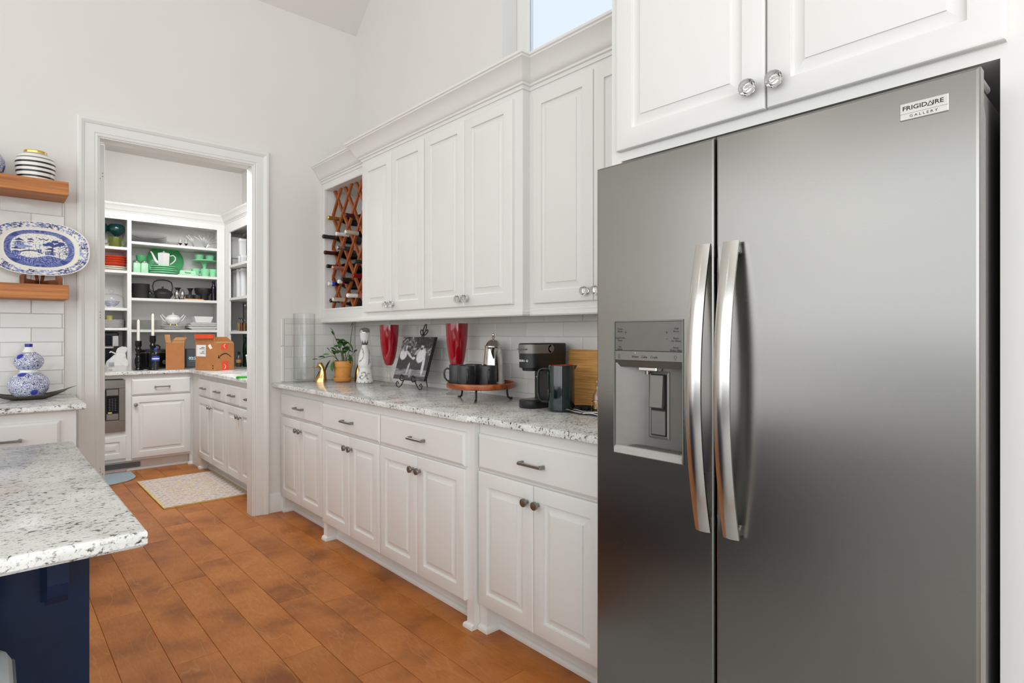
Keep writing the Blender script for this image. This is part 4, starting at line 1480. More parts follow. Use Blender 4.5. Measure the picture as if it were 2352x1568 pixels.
m.tube([(ring[12][0], ring[12][1], .052), (ring[12][0] * 1.25, ring[12][1] * 1.25, .058), (ring[12][0] * 1.35, ring[12][1] * 1.35, .052)], .0016, 6)
P('wire_stand', m, 'brass', cr, angle=60)
sr = one('spoon_rest', MB().rings([[(.095 * math.cos(a) * s_, .04 * math.sin(a) * s_, z) for a in [2 * PI * k / 24 for k in range(24)]] for s_, z in ((.6, 0), (.95, .010), (1, .016), (.93, .016), (.6, .004))]), 'black_gloss',
         'black dish lying on the striped towel beside the refrigerator', 'dish', (2.005, 1.735, ZC + .008), 2.2)
# striped towel: folded cloth with wavy surface
def tw(u, w):
    x = 1.905 + .16 * u
    y = 1.775 - .22 * w + .02 * u
    z = ZC + .003 + .005 * (1 + math.sin(u * 19 + w * 3)) * (.5 + .5 * math.sin(w * 9 + 1)) * (1 - .5 * u)
    return (x, y, z)
to = grid('dish_towel', 60, 60, tw, lambda u, w: lin((30, 30, 32)) if ((u * 7 + .2 * math.sin(w * 6)) % 1) < .42 else lin((232, 230, 226)), 'woven')
tag(to, 'folded black and white striped towel on the worktop beside the pitcher', 'towel')
md = to.modifiers.new('thickness', 'SOLIDIFY'); md.thickness = .003; md.offset = -1
# ================================================================ WINE BOTTLES (necks towards the room)
def wine(label, x, y, z, neck, body, cap=None, capmat='foil_dark', neck_r=.0145, capl=.075, bead=False, flare=None, label_part=None):
    t = T('wine_bottle', label, 'bottle', (x, y, z), 0, 'bottles in the lattice wine rack')
    R = Matrix.Rotation(PI / 2, 4, 'Y')
    P('glass_body', L([(0, .30), (.036, .298), (.037, .28), (.037, .165), (.030, .135), (.0145, .10), (.0135, .02), (0, .02)], 20).xf(R), body, t)
    if bead:
        pr = [(0, .0), (.010, .0), (.0155, .005), (.0165, .014), (.0155, .020), (.0145, .024), (.0165, .030), (.0160, .034), (.0145, .04), (.0155, capl), (.0185, capl + .02), (0, capl + .02)]
    else:
        pr = [(0, 0), (.0125, 0), (.0148, .003), (.0150, .016), (.0140, .018), (.0143, capl), (0, capl)]
    P('foil_cap', L(pr, 20).xf(R), capmat, t)
    if label_part:
        P('neck_label', L([(.0146, label_part[0]), (.0160, label_part[0]), (.0180, label_part[1]), (.0165, label_part[1])], 20).xf(R), label_part[2], t)
    return t
wine('gold foiled bottle neck, topmost at the left of the wine rack', 1.870, 4.129, 2.149, 'foil_gold', 'black_gloss', capmat='foil_gold', bead=True, capl=.13, label_part=(.15, .19, 'paper'))
wine('dark red capped bottle neck, topmost at the right of the wine rack', 1.900, 3.897, 2.138, '', 'black_gloss', capmat='foil_wine', capl=.08)
wine('matt black bead topped bottle neck, left of the white capped bottle', 1.855, 4.178, 2.014, '', 'black_gloss', capmat='mug_black', bead=True, capl=.09)
wine('bottle with plain white cap between the black and the pearl foils', 1.880, 4.005, 2.014, '', 'glass_cut', capmat='plastic_white', capl=.10)
wine('pearl foiled bead topped bottle neck beside the cabinet door, second row', 1.860, 3.824, 2.001, '', 'black_gloss', capmat='foil_pearl', bead=True, capl=.13)
wine('silver capped clear bottle in the middle of the wine rack', 1.860, 3.945, 1.904, '', 'plastic_clear', capmat='silver', capl=.05, label_part=(.05, .12, 'mug_black'))
wine('dark brown capped bottle neck at the left below the black foil', 1.860, 4.157, 1.892, '', 'black_gloss', capmat='foil_wine', capl=.085)
wine('black bottle neck with a cream end disc beside the cabinet door', 1.880, 3.720, 1.786, '', 'black_gloss', capmat='mug_black', capl=.09)
wine('small dark bottle neck directly left of the rose foil', 1.870, 4.138, 1.789, '', 'black_gloss', capmat='foil_dark', capl=.07)
wine('rose gold foiled bead topped bottle neck, fourth row of the wine rack', 1.860, 4.031, 1.769, '', 'black_gloss', capmat='foil_rose', bead=True, capl=.13)
wine('bright red capped bottle neck beside the cabinet door', 1.880, 3.743, 1.689, '', 'black_gloss', capmat='foil_red', capl=.09)
wine('dark bottle neck with a pale cork end, left of the red cap', 1.880, 3.911, 1.676, '', 'black_gloss', capmat='foil_dark', capl=.09)
wine('green glass bottle with a blue ringed white screw cap at the left', 1.870, 4.111, 1.657, '', 'enamel', capmat='plastic_white', capl=.028, label_part=(.026, .045, 'blue_cap'))
wine('bottle with a white cap and red ring, right of the green bottle', 1.870, 3.950, 1.662, '', 'black_gloss', capmat='plastic_white', capl=.03, label_part=(.028, .042, 'foil_red'))
wine('small dark bottle neck at the bottom left of the wine rack', 1.885, 4.115, 1.533, '', 'black_gloss', capmat='foil_dark', capl=.05)
wine('cream foiled bottle with a pale blue collar in the bottom row', 1.860, 4.024, 1.537, '', 'plastic_clear', capmat='foil_pearl', bead=True, capl=.08, label_part=(.10, .13, 'paper'))
wine('bottle with a long white neck sleeve in the bottom row by the door', 1.850, 3.768, 1.552, '', 'foil_rose', capmat='plastic_white', capl=.11)

# ================================================================ LEFT SHELVES AND WORKTOP
sj = T('striped_jar', 'round white jar with black stripes and a gold rim on the upper shelf', 'jar', (.192, 4.135, 2.119))
prof = [(.074, 0), (.080, .004)] + [(.080 + .008 * math.sin(PI * min(1, (z - .004) / .12) * .6), z) for z in [.004 + .004 * k for k in range(1, 26)]] + [(.0865, .110), (.083, .121), (.076, .132), (.066, .142), (.056, .150), (.048, .155)]
pl2 = []
for (a, b) in zip(prof, prof[1:]):
    for k in range(2):
        pl2.append((a[0] + (b[0] - a[0]) * k / 2, a[1] + (b[1] - a[1]) * k / 2))
pl2.append(prof[-1])
def jc(u, w):
    z = pl2[min(len(pl2) - 1, int(round(w * (len(pl2) - 1))))][1]
    for a, b in ((.016, .026), (.041, .051), (.066, .076), (.091, .100), (.119, .124), (.144, .147)):
        if a <= z <= b: return lin((24, 20, 18))
    return lin((240, 237, 230))
grid('body', 64, len(pl2) - 1, lambda u, w: (pl2[min(len(pl2) - 1, int(round(w * (len(pl2) - 1))))][0] * math.cos(2 * PI * u), pl2[min(len(pl2) - 1, int(round(w * (len(pl2) - 1))))][0] * math.sin(2 * PI * u), pl2[min(len(pl2) - 1, int(round(w * (len(pl2) - 1))))][1]), jc, 'painted', sj, closed_u=True)
P('rim', L([(.050, .153), (.051, .164), (.048, .168), (.045, .166), (.045, .10)], 40), 'foil_gold', sj, label='gold rim')
P('base', L([(0, .001), (.074, .001), (.075, .003), (0, .004)], 40), 'white_glaze', sj)
bv = T('vase', 'blue and white vase with dark mouth at the left end of the upper shelf', 'vase', (-.022, 4.13, 2.119))
P('body', L([(0, 0), (.060, 0), (.066, .004), (.083, .03), (.090, .06), (.087, .09), (.070, .12), (.045, .14), (.026, .15), (.022, .165)], 48), 'porcelain', bv)
P('mouth', L([(.021, .163), (.021, .178), (.026, .188), (.031, .194), (.028, .195), (.018, .18), (.018, .15)], 32), 'blue_glaze', bv)

# platter
pp = T('platter', 'large oval blue and white platter propped on the lower shelf', 'platter', (.212, 4.105, 1.608))
PR = math.radians(9)
A, Bq = .222, .152
def sup(a, k):
    c, s = math.cos(a), math.sin(a)
    e = .80
    return (abs(c) ** e * math.copysign(1, c) * A * k, abs(s) ** e * math.copysign(1, s) * Bq * k)
def ppos(u, w):
    x, z = sup(u * 2 * PI, max(w, .001))
    d = 0 if w < .66 else (w - .66) / .34
    dep = .020 - .022 * min(1, d * 1.0) ** .8 if w > .62 else .020
    if .60 < w <= .70: dep = .020 - .006 * (w - .60) / .10
    y = dep
    z0 = .15
    zz = z0 + z
    return (x, y * math.cos(PR) + zz * math.sin(PR), zz * math.cos(PR) - y * math.sin(PR) * 0)
def pcol(u, w):
    x, z = sup(u * 2 * PI, max(w, .001))
    xx, zz = x / A, z / Bq
    blue, pale, cream_ = lin((56, 70, 140)), lin((136, 150, 200)), lin((236, 231, 220))
    dark = lin((34, 40, 96))
    nz = noise.noise(Vector((x * 70, z * 70, 1)))
    n2 = noise.noise(Vector((x * 160, z * 160, 5)))
    if w > .965: return cream_
    if w > .80:
        if abs(n2) < .10: return cream_
        if w > .94: return blue
        s = math.sin(u * 2 * PI * 10 + 3 * nz)
        if s > .55: return dark if n2 > 0 else blue
        return pale if nz > -.05 else cream_
    if w > .685: return cream_
    if w > .56:
        g = math.sin(x * 620 + z * 400) * math.sin(x * 620 - z * 400)
        if abs(math.sin(u * 2 * PI * 2)) > .97: return blue
        return blue if g > -.1 else pale
    # landscape: pagodas, tree, bridge, birds, water
    def e(cx, cz, rx, rz): return ((xx - cx) / rx) ** 2 + ((zz - cz) / rz) ** 2 < 1
    def roof(cx, cz, hw, hh): return 0 <= zz - cz <= hh and abs(xx - cx) < hw * (1 - (zz - cz) / hh)
    if zz < -.30 + .05 * math.sin(xx * 9): return pale if n2 > .05 else blue
    for c in ((.20, .22), (.30, .30), (.12, .16), (.26, .14), (.36, .18), (.42, .24)):
        if e(c[0], c[1], .075, .05): return blue if n2 > -.25 else dark
    if abs(xx - .24 - .06 * (zz)) < .014 and -.2 < zz < .15: return dark
    for cx, cz, hw, hh in ((-.40, .26, .10, .10), (-.40, .18, .13, .06), (-.18, .30, .08, .08), (-.18, .22, .09, .05), (.20, -.02, .12, .08), (.20, -.12, .15, .06), (-.46, -.06, .10, .10), (-.46, -.16, .11, .06)):
        if roof(cx, cz, hw, hh): return dark if n2 > 0 else blue
    for cx, cz, hw, hh in ((-.40, .10, .09, .07), (.20, -.22, .10, .09), (-.46, -.26, .08, .10), (-.02, -.12, .05, .10)):
        if abs(xx - cx) < hw and 0 < zz - cz < hh: return blue if (math.sin(xx * 130) > 0) else pale
    if e(-.34, .06, .20, .045): return pale
    if abs((zz + .20) - .12 * math.cos((xx + .18) * 6)) < .022 and -.42 < xx < .05: return dark
    for bx, bz in ((.02, .34), (.12, .33)):
        if abs(zz - bz - abs(xx - bx) * .9) < .018 and abs(xx - bx) < .05: return dark
    if e(-.34, -.02, .07, .018): return dark
    if abs(math.sin((xx - .02 * zz) * 40 + 4 * zz)) < .2 and -.12 < xx < .0 and -.05 < zz < .15: return blue
    if xx > .34 and abs(nz) < .10: return blue
    if n2 > .33: return pale
    return cream_
grid('face', 260, 56, ppos, pcol, 'painted', pp, closed_u=True)
P('underside', MB().rings([[(lambda q: (q[0], q[1] + o, q[2]))(ppos(k / 60, w_)) for k in range(60)] for w_, o in ((1.0, .0008), (.98, .008), (.66, .010), (.05, .010))], False, True), 'cream', pp, angle=60)
ps = T('plate_stand', 'dark wooden folding stand under the blue platter', 'stand', (.212, 4.09, 1.552))
for s in (-1, 1):
    P('arm', MB().rings([[(s * .018 + q[0] * .0, .105 + q[1] * 0, 0) for q in ((0, 0),)] * 4]) if False else
      MB().rings([[(s * .010 + dx, .10, dz) for dx, dz in ((-.009, 0), (.009, 0), (.009, .028), (-.009, .028))],
                  [(s * .060 + dx, .0, dz) for dx, dz in ((-.009, 0), (.009, 0), (.009, .030), (-.009, .030))],
                  [(s * .082 + dx, -.052, dz) for dx, dz in ((-.009, 0), (.009, 0), (.009, .030), (-.009, .030))]]), 'stand_wood', ps, angle=0)
    P('stop', MB().rings([[(s * .070 + dx, -.030, dz) for dx, dz in ((-.009, .030), (.009, .030), (.009, .052), (-.009, .052))],
                          [(s * .082 + dx, -.060, dz) for dx, dz in ((-.009, .0), (.009, .0), (.009, .040), (-.009, .040))]]), 'stand_wood', ps, angle=0)
    P('upright', MB().rings([[(s * .010 + dx, .085 + dy, .028) for dx, dy in ((-.008, -.008), (.008, -.008), (.008, .008), (-.008, .008))],
                             [(s * .030 + dx, .125 + dy, .17) for dx, dy in ((-.008, -.006), (.008, -.006), (.008, .006), (-.008, .006))]]), 'stand_wood', ps, angle=0)
# gourd vase in a leaf shaped metal dish
md_ = T('metal_dish', 'dark leaf shaped metal dish with pointed ends under the gourd vase', 'dish', (.160, 4.06, ZC))
def dish_loop(k, z, yk=1.0):
    out = []
    for i in range(40):
        a = 2 * PI * i / 40
        c, s = math.cos(a), math.sin(a)
        x = .175 * k * (abs(c) ** 1.25) * math.copysign(1, c)
        y = .075 * k * yk * (abs(s) ** .9) * math.copysign(1, s)
        lift = .050 * max(0, abs(x) / .175 - .35) ** 1.4
        out.append((x, y, z + lift))
    return out
P('dish', MB().rings([dish_loop(.45, .0), dish_loop(.62, .003), dish_loop(.85, .012), dish_loop(1.0, .022), dish_loop(.985, .0235), dish_loop(.84, .015), dish_loop(.60, .006), dish_loop(.42, .0035)]), 'tray_metal_dark', md_, angle=60)
P('tip', MB().tube([(.150, 0, .040), (.178, 0, .052), (.205, .004, .060)], [.012, .006, .0025], 8, flat=(.4, 1)), 'tray_metal_dark', md_)
gv = T('gourd_vase', 'blue and white double gourd vase standing in the metal dish', 'vase', (.160, 4.06, ZC + .007))
gp = [(0, 0), (.050, 0), (.054, .003), (.070, .022), (.084, .045), (.0905, .070), (.088, .092), (.076, .114), (.056, .130), (.040, .138)]
P('lower_bulb', L(gp, 56), 'porcelain', gv, angle=60)
P('waist', L([(.0405, .1375), (.038, .143), (.0385, .150), (.042, .154)], 40), 'white_glaze', gv)
P('upper_bulb', L([(.041, .153), (.052, .162), (.063, .180), (.066, .197), (.062, .213), (.050, .230), (.034, .242), (.028, .246)], 56), 'porcelain', gv, angle=60)
P('neck', L([(.0285, .2455), (.024, .254), (.019, .264), (.0165, .274)], 40), 'white_glaze', gv, angle=60)
P('mouth', L([(.0165, .273), (.0170, .280), (.0172, .290), (.0150, .291), (.014, .27)], 32), 'blue_glaze', gv, label='deep blue mouth rim')

# ================================================================ PANTRY
def PW(name, mb, mat, par, **k):
    l = par.location
    if not isinstance(mb, bpy.types.Mesh):
        mb.xf(Matrix.Translation((-l.x, -l.y, -l.z)))
    return P(name, mb, mat, par, **k)
# base cabinets, back run faces the camera
FY = 6.40
base_unit('base_cabinet', 'white pantry base cabinet with one wide door and drawer beside the microwave', (.960, FY, 0), 0, .565, .60, [(.028, .523, [.028, .523], [-1])], (0, 1), 'white pantry base cabinets', lo=.125, dz=(.712, .860))
mcab = T('microwave_cabinet', 'white pantry base cabinet holding the built in microwave', 'cabinet', (.42, FY, 0), 0, 'white pantry base cabinets')
m = MB()
m.box(0, .54, 0, .60, .105, .385).box(0, .08, 0, .60, .385, .903).box(.505, .54, 0, .60, .385, .903).box(.08, .505, 0, .60, .872, .903).box(.08, .505, .5, .60, .385, .872)
P('carcass', m, 'cabinet', mcab, angle=0)
P('toe_kick', B(0, .54, .07, .085, 0, .105), 'cabinet', mcab, angle=0)
P('drawer', door_mb(.02, .525, .135, .345, .05), 'cabinet', mcab, angle=20)
mw = T('microwave', 'stainless steel built in microwave with black keypad in the pantry base cabinet', 'microwave', (.42, FY, .385))
P('body', B(.085, .50, .002, .45, .006, .480), 'steel_dark', mw, angle=0)
m = MB()
m.box(.075, .518, -.022, 0, .0, .105, c=.003).box(.075, .518, -.022, 0, .40, .478, c=.003).box(.470, .518, -.022, 0, .105, .40).box(.075, .115, -.022, 0, .105, .40)
P('trim_frame', m, 'stainless', mw)
P('door_glass', B(.115, .37, -.016, 0, .115, .39), 'screen', mw, angle=0)
kp = P('keypad', B(.374, .466, -.017, 0, .172, .332), 'screen', mw, angle=0, label='black keypad with rows of small keys')
m = MB()
for r_ in range(8):
    for c_ in range(3):
        m.box(.392 + c_ * .022, .404 + c_ * .022, -.0176, -.0168, .20 + r_ * .0145, .2035 + r_ * .0145)
P('key_marks', m, 'steel_grey', kp, angle=0)
P('keypad_panel', B(.374, .466, -.018, 0, .336, .392, c=.002), 'stainless', mw)
P('open_button', B(.374, .466, -.018, 0, .113, .168, c=.002), 'stainless', mw)
P('sticker', B(.386, .416, -.0178, -.0168, .174, .186), 'yellow', kp, angle=0, label='yellow sticker')
# right run
base_unit('base_cabinet', 'white pantry base cabinet in the corner run with two drawers over two doors', (1.50, 6.14, 0), WX, .91, .66, [(.03, .462, [.03, .462], [1]), (.464, .908, [.464, .908], [-1])], (1, 0), 'white pantry base cabinets', dz=(.705, .862))
base_unit('base_cabinet', 'white pantry base cabinet partly hidden behind the doorway casing', (1.50, 5.23, 0), WX, .855, .66, [(.002, .36, [.002, .36], [1]), (.362, .84, [.362, .84], [-1])], (0, 0), 'white pantry base cabinets', dz=(.705, .862))
P('corner_stile', B(.565, .545 - .0, 0, .03, 0, .903), 'cabinet', None) if False else None
one('corner_post', B(1.500, 1.545, 6.141, 6.40, 0, .903), 'cabinet', 'white filler post closing the corner between the pantry cabinets', 'panel', angle=0)
one('worktop', slab([(.40, 6.36), (1.462, 6.36), (1.462, 4.375), (2.17, 4.375), (2.17, 7.068), (.40, 7.068)], ZC - .03, ZC, .005), 'granite', 'corner shaped granite worktop inside the pantry', 'countertop')
rg = T('floor_register', 'grey air register in the pantry toe kick', 'register', (.62, 6.458, .030))
P('plate', B(0, .45, 0, .011, 0, .045, c=.002), 'register', rg)
for k in range(5):
    P('louver', B(.02, .43, -.003, 0, .007 + k * .0075, .010 + k * .0075), 'register', rg, angle=0)

# open shelving on the back wall
SY = 6.72
su = T('shelf_unit', 'white built in open shelves on the pantry back wall', 'shelves', (.42, SY, ZC))
m = MB()
m.box(.42, .60, SY, SY + .02, ZC, 2.44).box(1.004, 1.039, SY, SY + .02, ZC, 2.395).box(1.813, 1.888, SY, SY + .02, ZC, 2.395).box(.60, 1.888, SY, SY + .02, 2.395, 2.47)
PW('face_frame', m, 'cabinet', su, angle=0)
PW('divider', B(1.010, 1.033, SY + .02, 7.045, ZC, 2.42), 'shelf', su, angle=0)
PW('divider', B(1.860, 1.885, SY + .02, 7.045, ZC, 2.42), 'shelf', su, angle=0)
PW('divider', B(.58, .60, SY + .02, 7.045, ZC, 2.42), 'shelf', su, angle=0)
PW('back_panel', B(.42, 2.16, 7.045, 7.066, ZC, 2.47), 'shelf', su, angle=0)
PW('top_panel', B(.42, 1.888, SY + .02, 7.045, 2.42, 2.44), 'shelf', su, angle=0)
MS = (2.195, 1.892, 1.640, 1.328)
LS = (2.128, 1.902, 1.537, 1.345)
for z in MS:
    PW('shelf', B(1.036, 1.858, SY + .004, 7.044, z - .026, z, c=.001), 'shelf', su, angle=0)
for z in LS:
    PW('shelf', B(.602, 1.008, SY + .004, 7.044, z - .026, z, c=.001), 'shelf', su, angle=0)
# open shelving on the right wall
SX = 1.89
s2 = T('shelf_unit', 'white built in open shelves on the pantry right wall, seen through the doorway edge', 'shelves', (SX, 5.0, ZC))
m = MB()
m.box(SX, SX + .02, 6.575, 6.72, ZC, 2.36).box(SX, SX + .02, 5.93, 5.985, ZC, 2.36).box(SX, SX + .02, 5.05, 6.72, 2.36, 2.47).box(SX, SX + .02, 5.05, 5.10, ZC, 2.36)
PW('face_frame', m, 'cabinet', s2, angle=0)
PW('divider', B(SX + .02, 2.16, 5.945, 5.965, 1.30, 2.42), 'shelf', s2, angle=0)
PW('divider', B(SX + .02, 2.16, 6.995, 7.015, ZC, 2.42), 'shelf', s2, angle=0)
PW('divider', B(SX + .02, 2.16, 5.05, 5.07, ZC, 2.42), 'shelf', s2, angle=0)
PW('top_panel', B(SX + .02, 2.16, 5.07, 6.995, 2.42, 2.44), 'shelf', s2, angle=0)
RS = (2.010, 1.665, 1.312)
for z in RS:
    PW('shelf', B(SX + .004, 2.165, 5.967, 6.994, z - .026, z, c=.001), 'shelf', s2, angle=0)
m = MB()
for k in range(8):
    m.box(SX + .045, SX + .049, 6.9935, 6.9955, 1.36 + k * .032, 1.364 + k * .032)
PW('pin_holes', m, 'cavity', s2, angle=0)
pcr = [(o * .62, 2.455 + (z - 2.425) * .70) for o, z in crown]
S('trim_3', MB().sweep([(.42, SY), (SX, SY), (SX, 5.05)], pcr), 'cabinet', angle=28)

# ---------------- things on the back shelves
def plate_prof(r, h=.016, t=.004):
    return [(0, 0), (r * .55, 0), (r * .6, .002), (r, h - t), (r, h), (r * .98, h), (r * .6, t + .002), (0, t + .001)]
def stack(n, name, label_f, cat, mat, x, y, z, r, step, grp, prof=None, seg=36, jit=0.0):
    me = mesh_of(name, L(prof or plate_prof(r), seg), mat)
    for k in range(n):
        o = P(name, me, None, None, (x + random.uniform(-jit, jit), y + random.uniform(-jit, jit), z + k * step))
        tag(o, label_f(k, n), cat, grp)
def nth(k, n, what):
    if k == 0: return 'lowest ' + what
    if k == n - 1: return 'topmost ' + what
    return ['second', 'third', 'fourth', 'fifth', 'sixth', 'seventh', 'eighth', 'ninth', 'tenth', 'eleventh', 'twelfth'][k - 1] + ' from the bottom, ' + what
PY = 6.885
# top shelf, middle bay
stack(4, 'cut_glass_plate', lambda k, n: nth(k, n, 'clear cut glass plate in the stack on the top pantry shelf'), 'plate', 'glass_cut', 1.213, 6.90, MS[0], .165, .021, 'cut glass plates on the top shelf',
      [(0, 0), (.10, 0), (.105, .002), (.158, .018), (.165, .030), (.162, .032), (.152, .021), (.10, .005), (0, .004)], 48)
one('glass_bowl', L([(0, 0), (.028, 0), (.045, .014), (.056, .045), (.054, .046), (.043, .017), (.026, .004), (0, .004)], 36), 'glass_cut', 'small clear glass bowl beside the cut glass plates', 'bowl', (1.425, 6.86, MS[0]))
def cordial(label, loc):
    t = T('cordial_glass', label, 'glass', loc, 0, 'small stemmed cordial glasses')
    P('stem', L([(0, 0), (.018, 0), (.018, .002), (.004, .006), (.0035, .02), (.008, .026), (.016, .034), (.017, .040), (0, .041)], 20), 'foil_wine', t, label='dark red stem and foot')
    P('bowl', L([(.0165, .040), (.019, .060), (.018, .082), (.017, .082), (.018, .060), (.0155, .041)], 20), 'glass', t)
cordial('small cordial glass with dark red foot, the left one of two on the top shelf', (1.492, 6.85, MS[0]))
cordial('small cordial glass with dark red foot, the right one of two on the top shelf', (1.546, 6.85, MS[0]))
def fan(label, loc, n, r, a0, a1, rz, stretch=1.0):
    t = T('glass_fan_dish', label, 'dish', loc, rz, 'clear glass fan shaped dishes')
    P('foot', L([(0, 0), (.034, 0), (.036, .003), (.02, .008), (0, .010)], 28), 'glass_cut', t)
    for k in range(n):
        a = a0 + (a1 - a0) * k / (n - 1)
        pts = []
        for j in range(8):
            u = j / 7
            b = a * (.45 + .55 * u)
            pts.append((r * u * math.sin(b) * stretch, -.012 * math.sin(u * PI), .008 + r * u * math.cos(b)))
        P('rib', MB().tube(pts, [.004 + .003 * math.sin(PI * j / 7) for j in range(8)], 6, flat=(1.0, .5)), 'glass_cut', t, angle=60)
    lo2 = []
    P('fan_sheet', MB().rings([[(r * u * .96 * math.sin((a0 + (a1 - a0) * k / 12) * (.45 + .55 * u)) * stretch, .004, .008 + r * .96 * u * math.cos((a0 + (a1 - a0) * k / 12) * (.45 + .55 * u))) for k in range(13)] + [(r * u * .96 * math.sin((a0 + (a1 - a0) * k / 12) * (.45 + .55 * u)) * stretch, .006, .008 + r * .96 * u * math.cos((a0 + (a1 - a0) * k / 12) * (.45 + .55 * u))) for k in range(12, -1, -1)] for u in (.08, .5, 1.0)], False, False), 'glass', t, angle=60)
fan('narrow clear glass fan dish leaning left on the top shelf', (1.625, 6.88, MS[0]), 4, .145, -.75, -.15, 0)
fan('wide clear glass fan dish with curved ribs on the top shelf', (1.735, 6.87, MS[0]), 8, .165, -.75, 1.15, 0)
# second shelf: pale green glassware
z = MS[1]
def shaker(label, x, y):
    t = T('glass_shaker', label, 'shaker', (x, y, z), 0, 'pale shakers with metal lids')
    P('body', MB().rings([stadium(-.032 * k_, .032 * k_, -.032 * k_, .032 * k_, .012 * k_, .012 * k_, zz_, 3) for k_, zz_ in ((.92, 0), (1, .004), (1, .088), (.86, .098), (.74, .102))]), 'jade_pale', t)
    P('lid', L([(.025, .100), (.026, .102), (.026, .114), (.021, .121), (0, .123)], 24), 'silver', t, label='silver screw lid')
    return t
shaker('pale green square shaker with silver lid, further left of two', 1.094, 6.80)
shaker('pale green square shaker with silver lid, directly left of the plate stack', 1.158, 6.785)
one('egg_cup', L([(0, 0), (.03, 0), (.026, .01), (.018, .05), (.024, .075), (.042, .11), (.048, .185), (.045, .187), (.038, .12), (0, .09)], 32), 'jade_dark', 'green footed vase rising behind the two pale shakers', 'vase', (1.15, 6.90, z))
one('green_pitcher', L([(0, 0), (.030, 0), (.034, .01), (.033, .06), (.027, .085), (.030, .097), (.027, .098), (.024, .085), (0, .08)], 28), 'jade_dark', 'small green jug between the shakers and the plate stack', 'jug', (1.222, 6.86, z))
gp_ = T('platter', 'round bright green platter standing upright behind the white coffee pot', 'platter', (1.385, 6.965, z))
P('dish', L([(0, .016), (.11, .016), (.125, .010), (.165, -.002), (.168, 0), (.128, .016), (.11, .022), (0, .022)], 56).xf(Matrix.Translation((0, .018, .166)) @ Matrix.Rotation(math.radians(80), 4, 'X') @ Matrix.Diagonal((1, .98, 1, 1))), 'jade_dark', gp_, angle=50)
for k in range(4):
    r_ = .135 - (.0 if k < 2 else .018)
    tag(P('green_plate', mesh_of('green_plate', L(plate_prof(r_, .022, .006), 40), 'jade'), None, None, (1.333, 6.845, z + k * .0215)),
        nth(k, 4, 'pale green plate in the stack under the white coffee pot'), 'plate', 'pale green plates')
wp = T('coffee_pot', 'tall white hexagonal coffee pot with looped handle on green plates', 'coffee pot', (1.340, 6.845, z + .0895))
P('body', L([(0, 0), (.052, 0), (.054, .006), (.056, .06), (.060, .125), (.058, .130), (.045, .136), (.02, .142), (.008, .146), (.010, .154), (0, .157)], 6, a0=.3), 'white_ceramic', wp, angle=25)
P('spout', MB().tube([(-.048, 0, .030), (-.072, 0, .048), (-.088, 0, .085), (-.104, 0, .125), (-.118, 0, .142)], [.018, .015, .011, .008, .007], 10), 'white_ceramic', wp, angle=60)
P('handle', MB().tube([(.055, 0, .108), (.085, 0, .118), (.105, 0, .10), (.104, 0, .068), (.085, 0, .045), (.070, 0, .030), (.055, 0, .024)], .006, 8), 'white_ceramic', wp, angle=60)
bd_ = T('butter_dish', 'pale green covered butter dish with lettering on the second pantry shelf', 'butter dish', (1.545, 6.80, z))
P('tray', B(-.094, .094, -.045, .045, 0, .012, c=.004), 'jade_pale', bd_)
P('cover', MB().rings([[(-.078, -.036, .011), (.078, -.036, .011), (.078, .036, .011), (-.078, .036, .011)], [(-.070, -.031, .050), (.070, -.031, .050), (.070, .031, .050), (-.070, .031, .050)], [(-.064, -.026, .055), (.064, -.026, .055), (.064, .026, .055), (-.064, .026, .055)]]), 'jade_pale', bd_, angle=20)
text('lettering', 'Butter', .022, 'text_black', bd_, (.0, -.0345, .030), (1, 0, 0), (0, .12, .99), bold=.0003)
ck = T('cake_stand', 'green pedestal cake stand on the second pantry shelf', 'stand', (1.737, 6.905, z))
P('plate', L([(0, .168), (.05, .168), (.115, .174), (.122, .180), (.122, .186), (.116, .184), (0, .178)], 48), 'jade', ck)
P('pedestal', L([(0, 0), (.055, 0), (.05, .01), (.025, .03), (.017, .07), (.02, .13), (.035, .160), (.05, .170), (0, .17)], 32), 'jade', ck)
def jbowl(label, x):
    one('green_bowl', L([(0, 0), (.028, 0), (.036, .006), (.046, .045), (.0465, .054), (.044, .055), (.041, .045), (.032, .010), (0, .006)], 32), 'jade', label, 'bowl', (x, 6.895, z + .187), group='small green bowls on the cake stand')
jbowl('small green bowl at the left on the cake stand', 1.682)
jbowl('small green bowl at the right on the cake stand', 1.785)
def jcup(label, x, y):
    t = T('green_cup', label, 'cup', (x, y, z), 2.8, 'pale green cups')
    P('body', L(cup(.032, .046, .084, .004), 32), 'jade', t)
    P('handle', MB().tube([(.040, 0, .066), (.062, 0, .068), (.068, 0, .048), (.058, 0, .028), (.036, 0, .024)], .0055, 8), 'jade', t, angle=60)
jcup('pale green cup directly right of the butter dish', 1.640, 6.85)
jcup('pale green cup, middle one of three under the cake stand', 1.717, 6.80)
jcup('pale green cup at the right end under the cake stand', 1.795, 6.80)
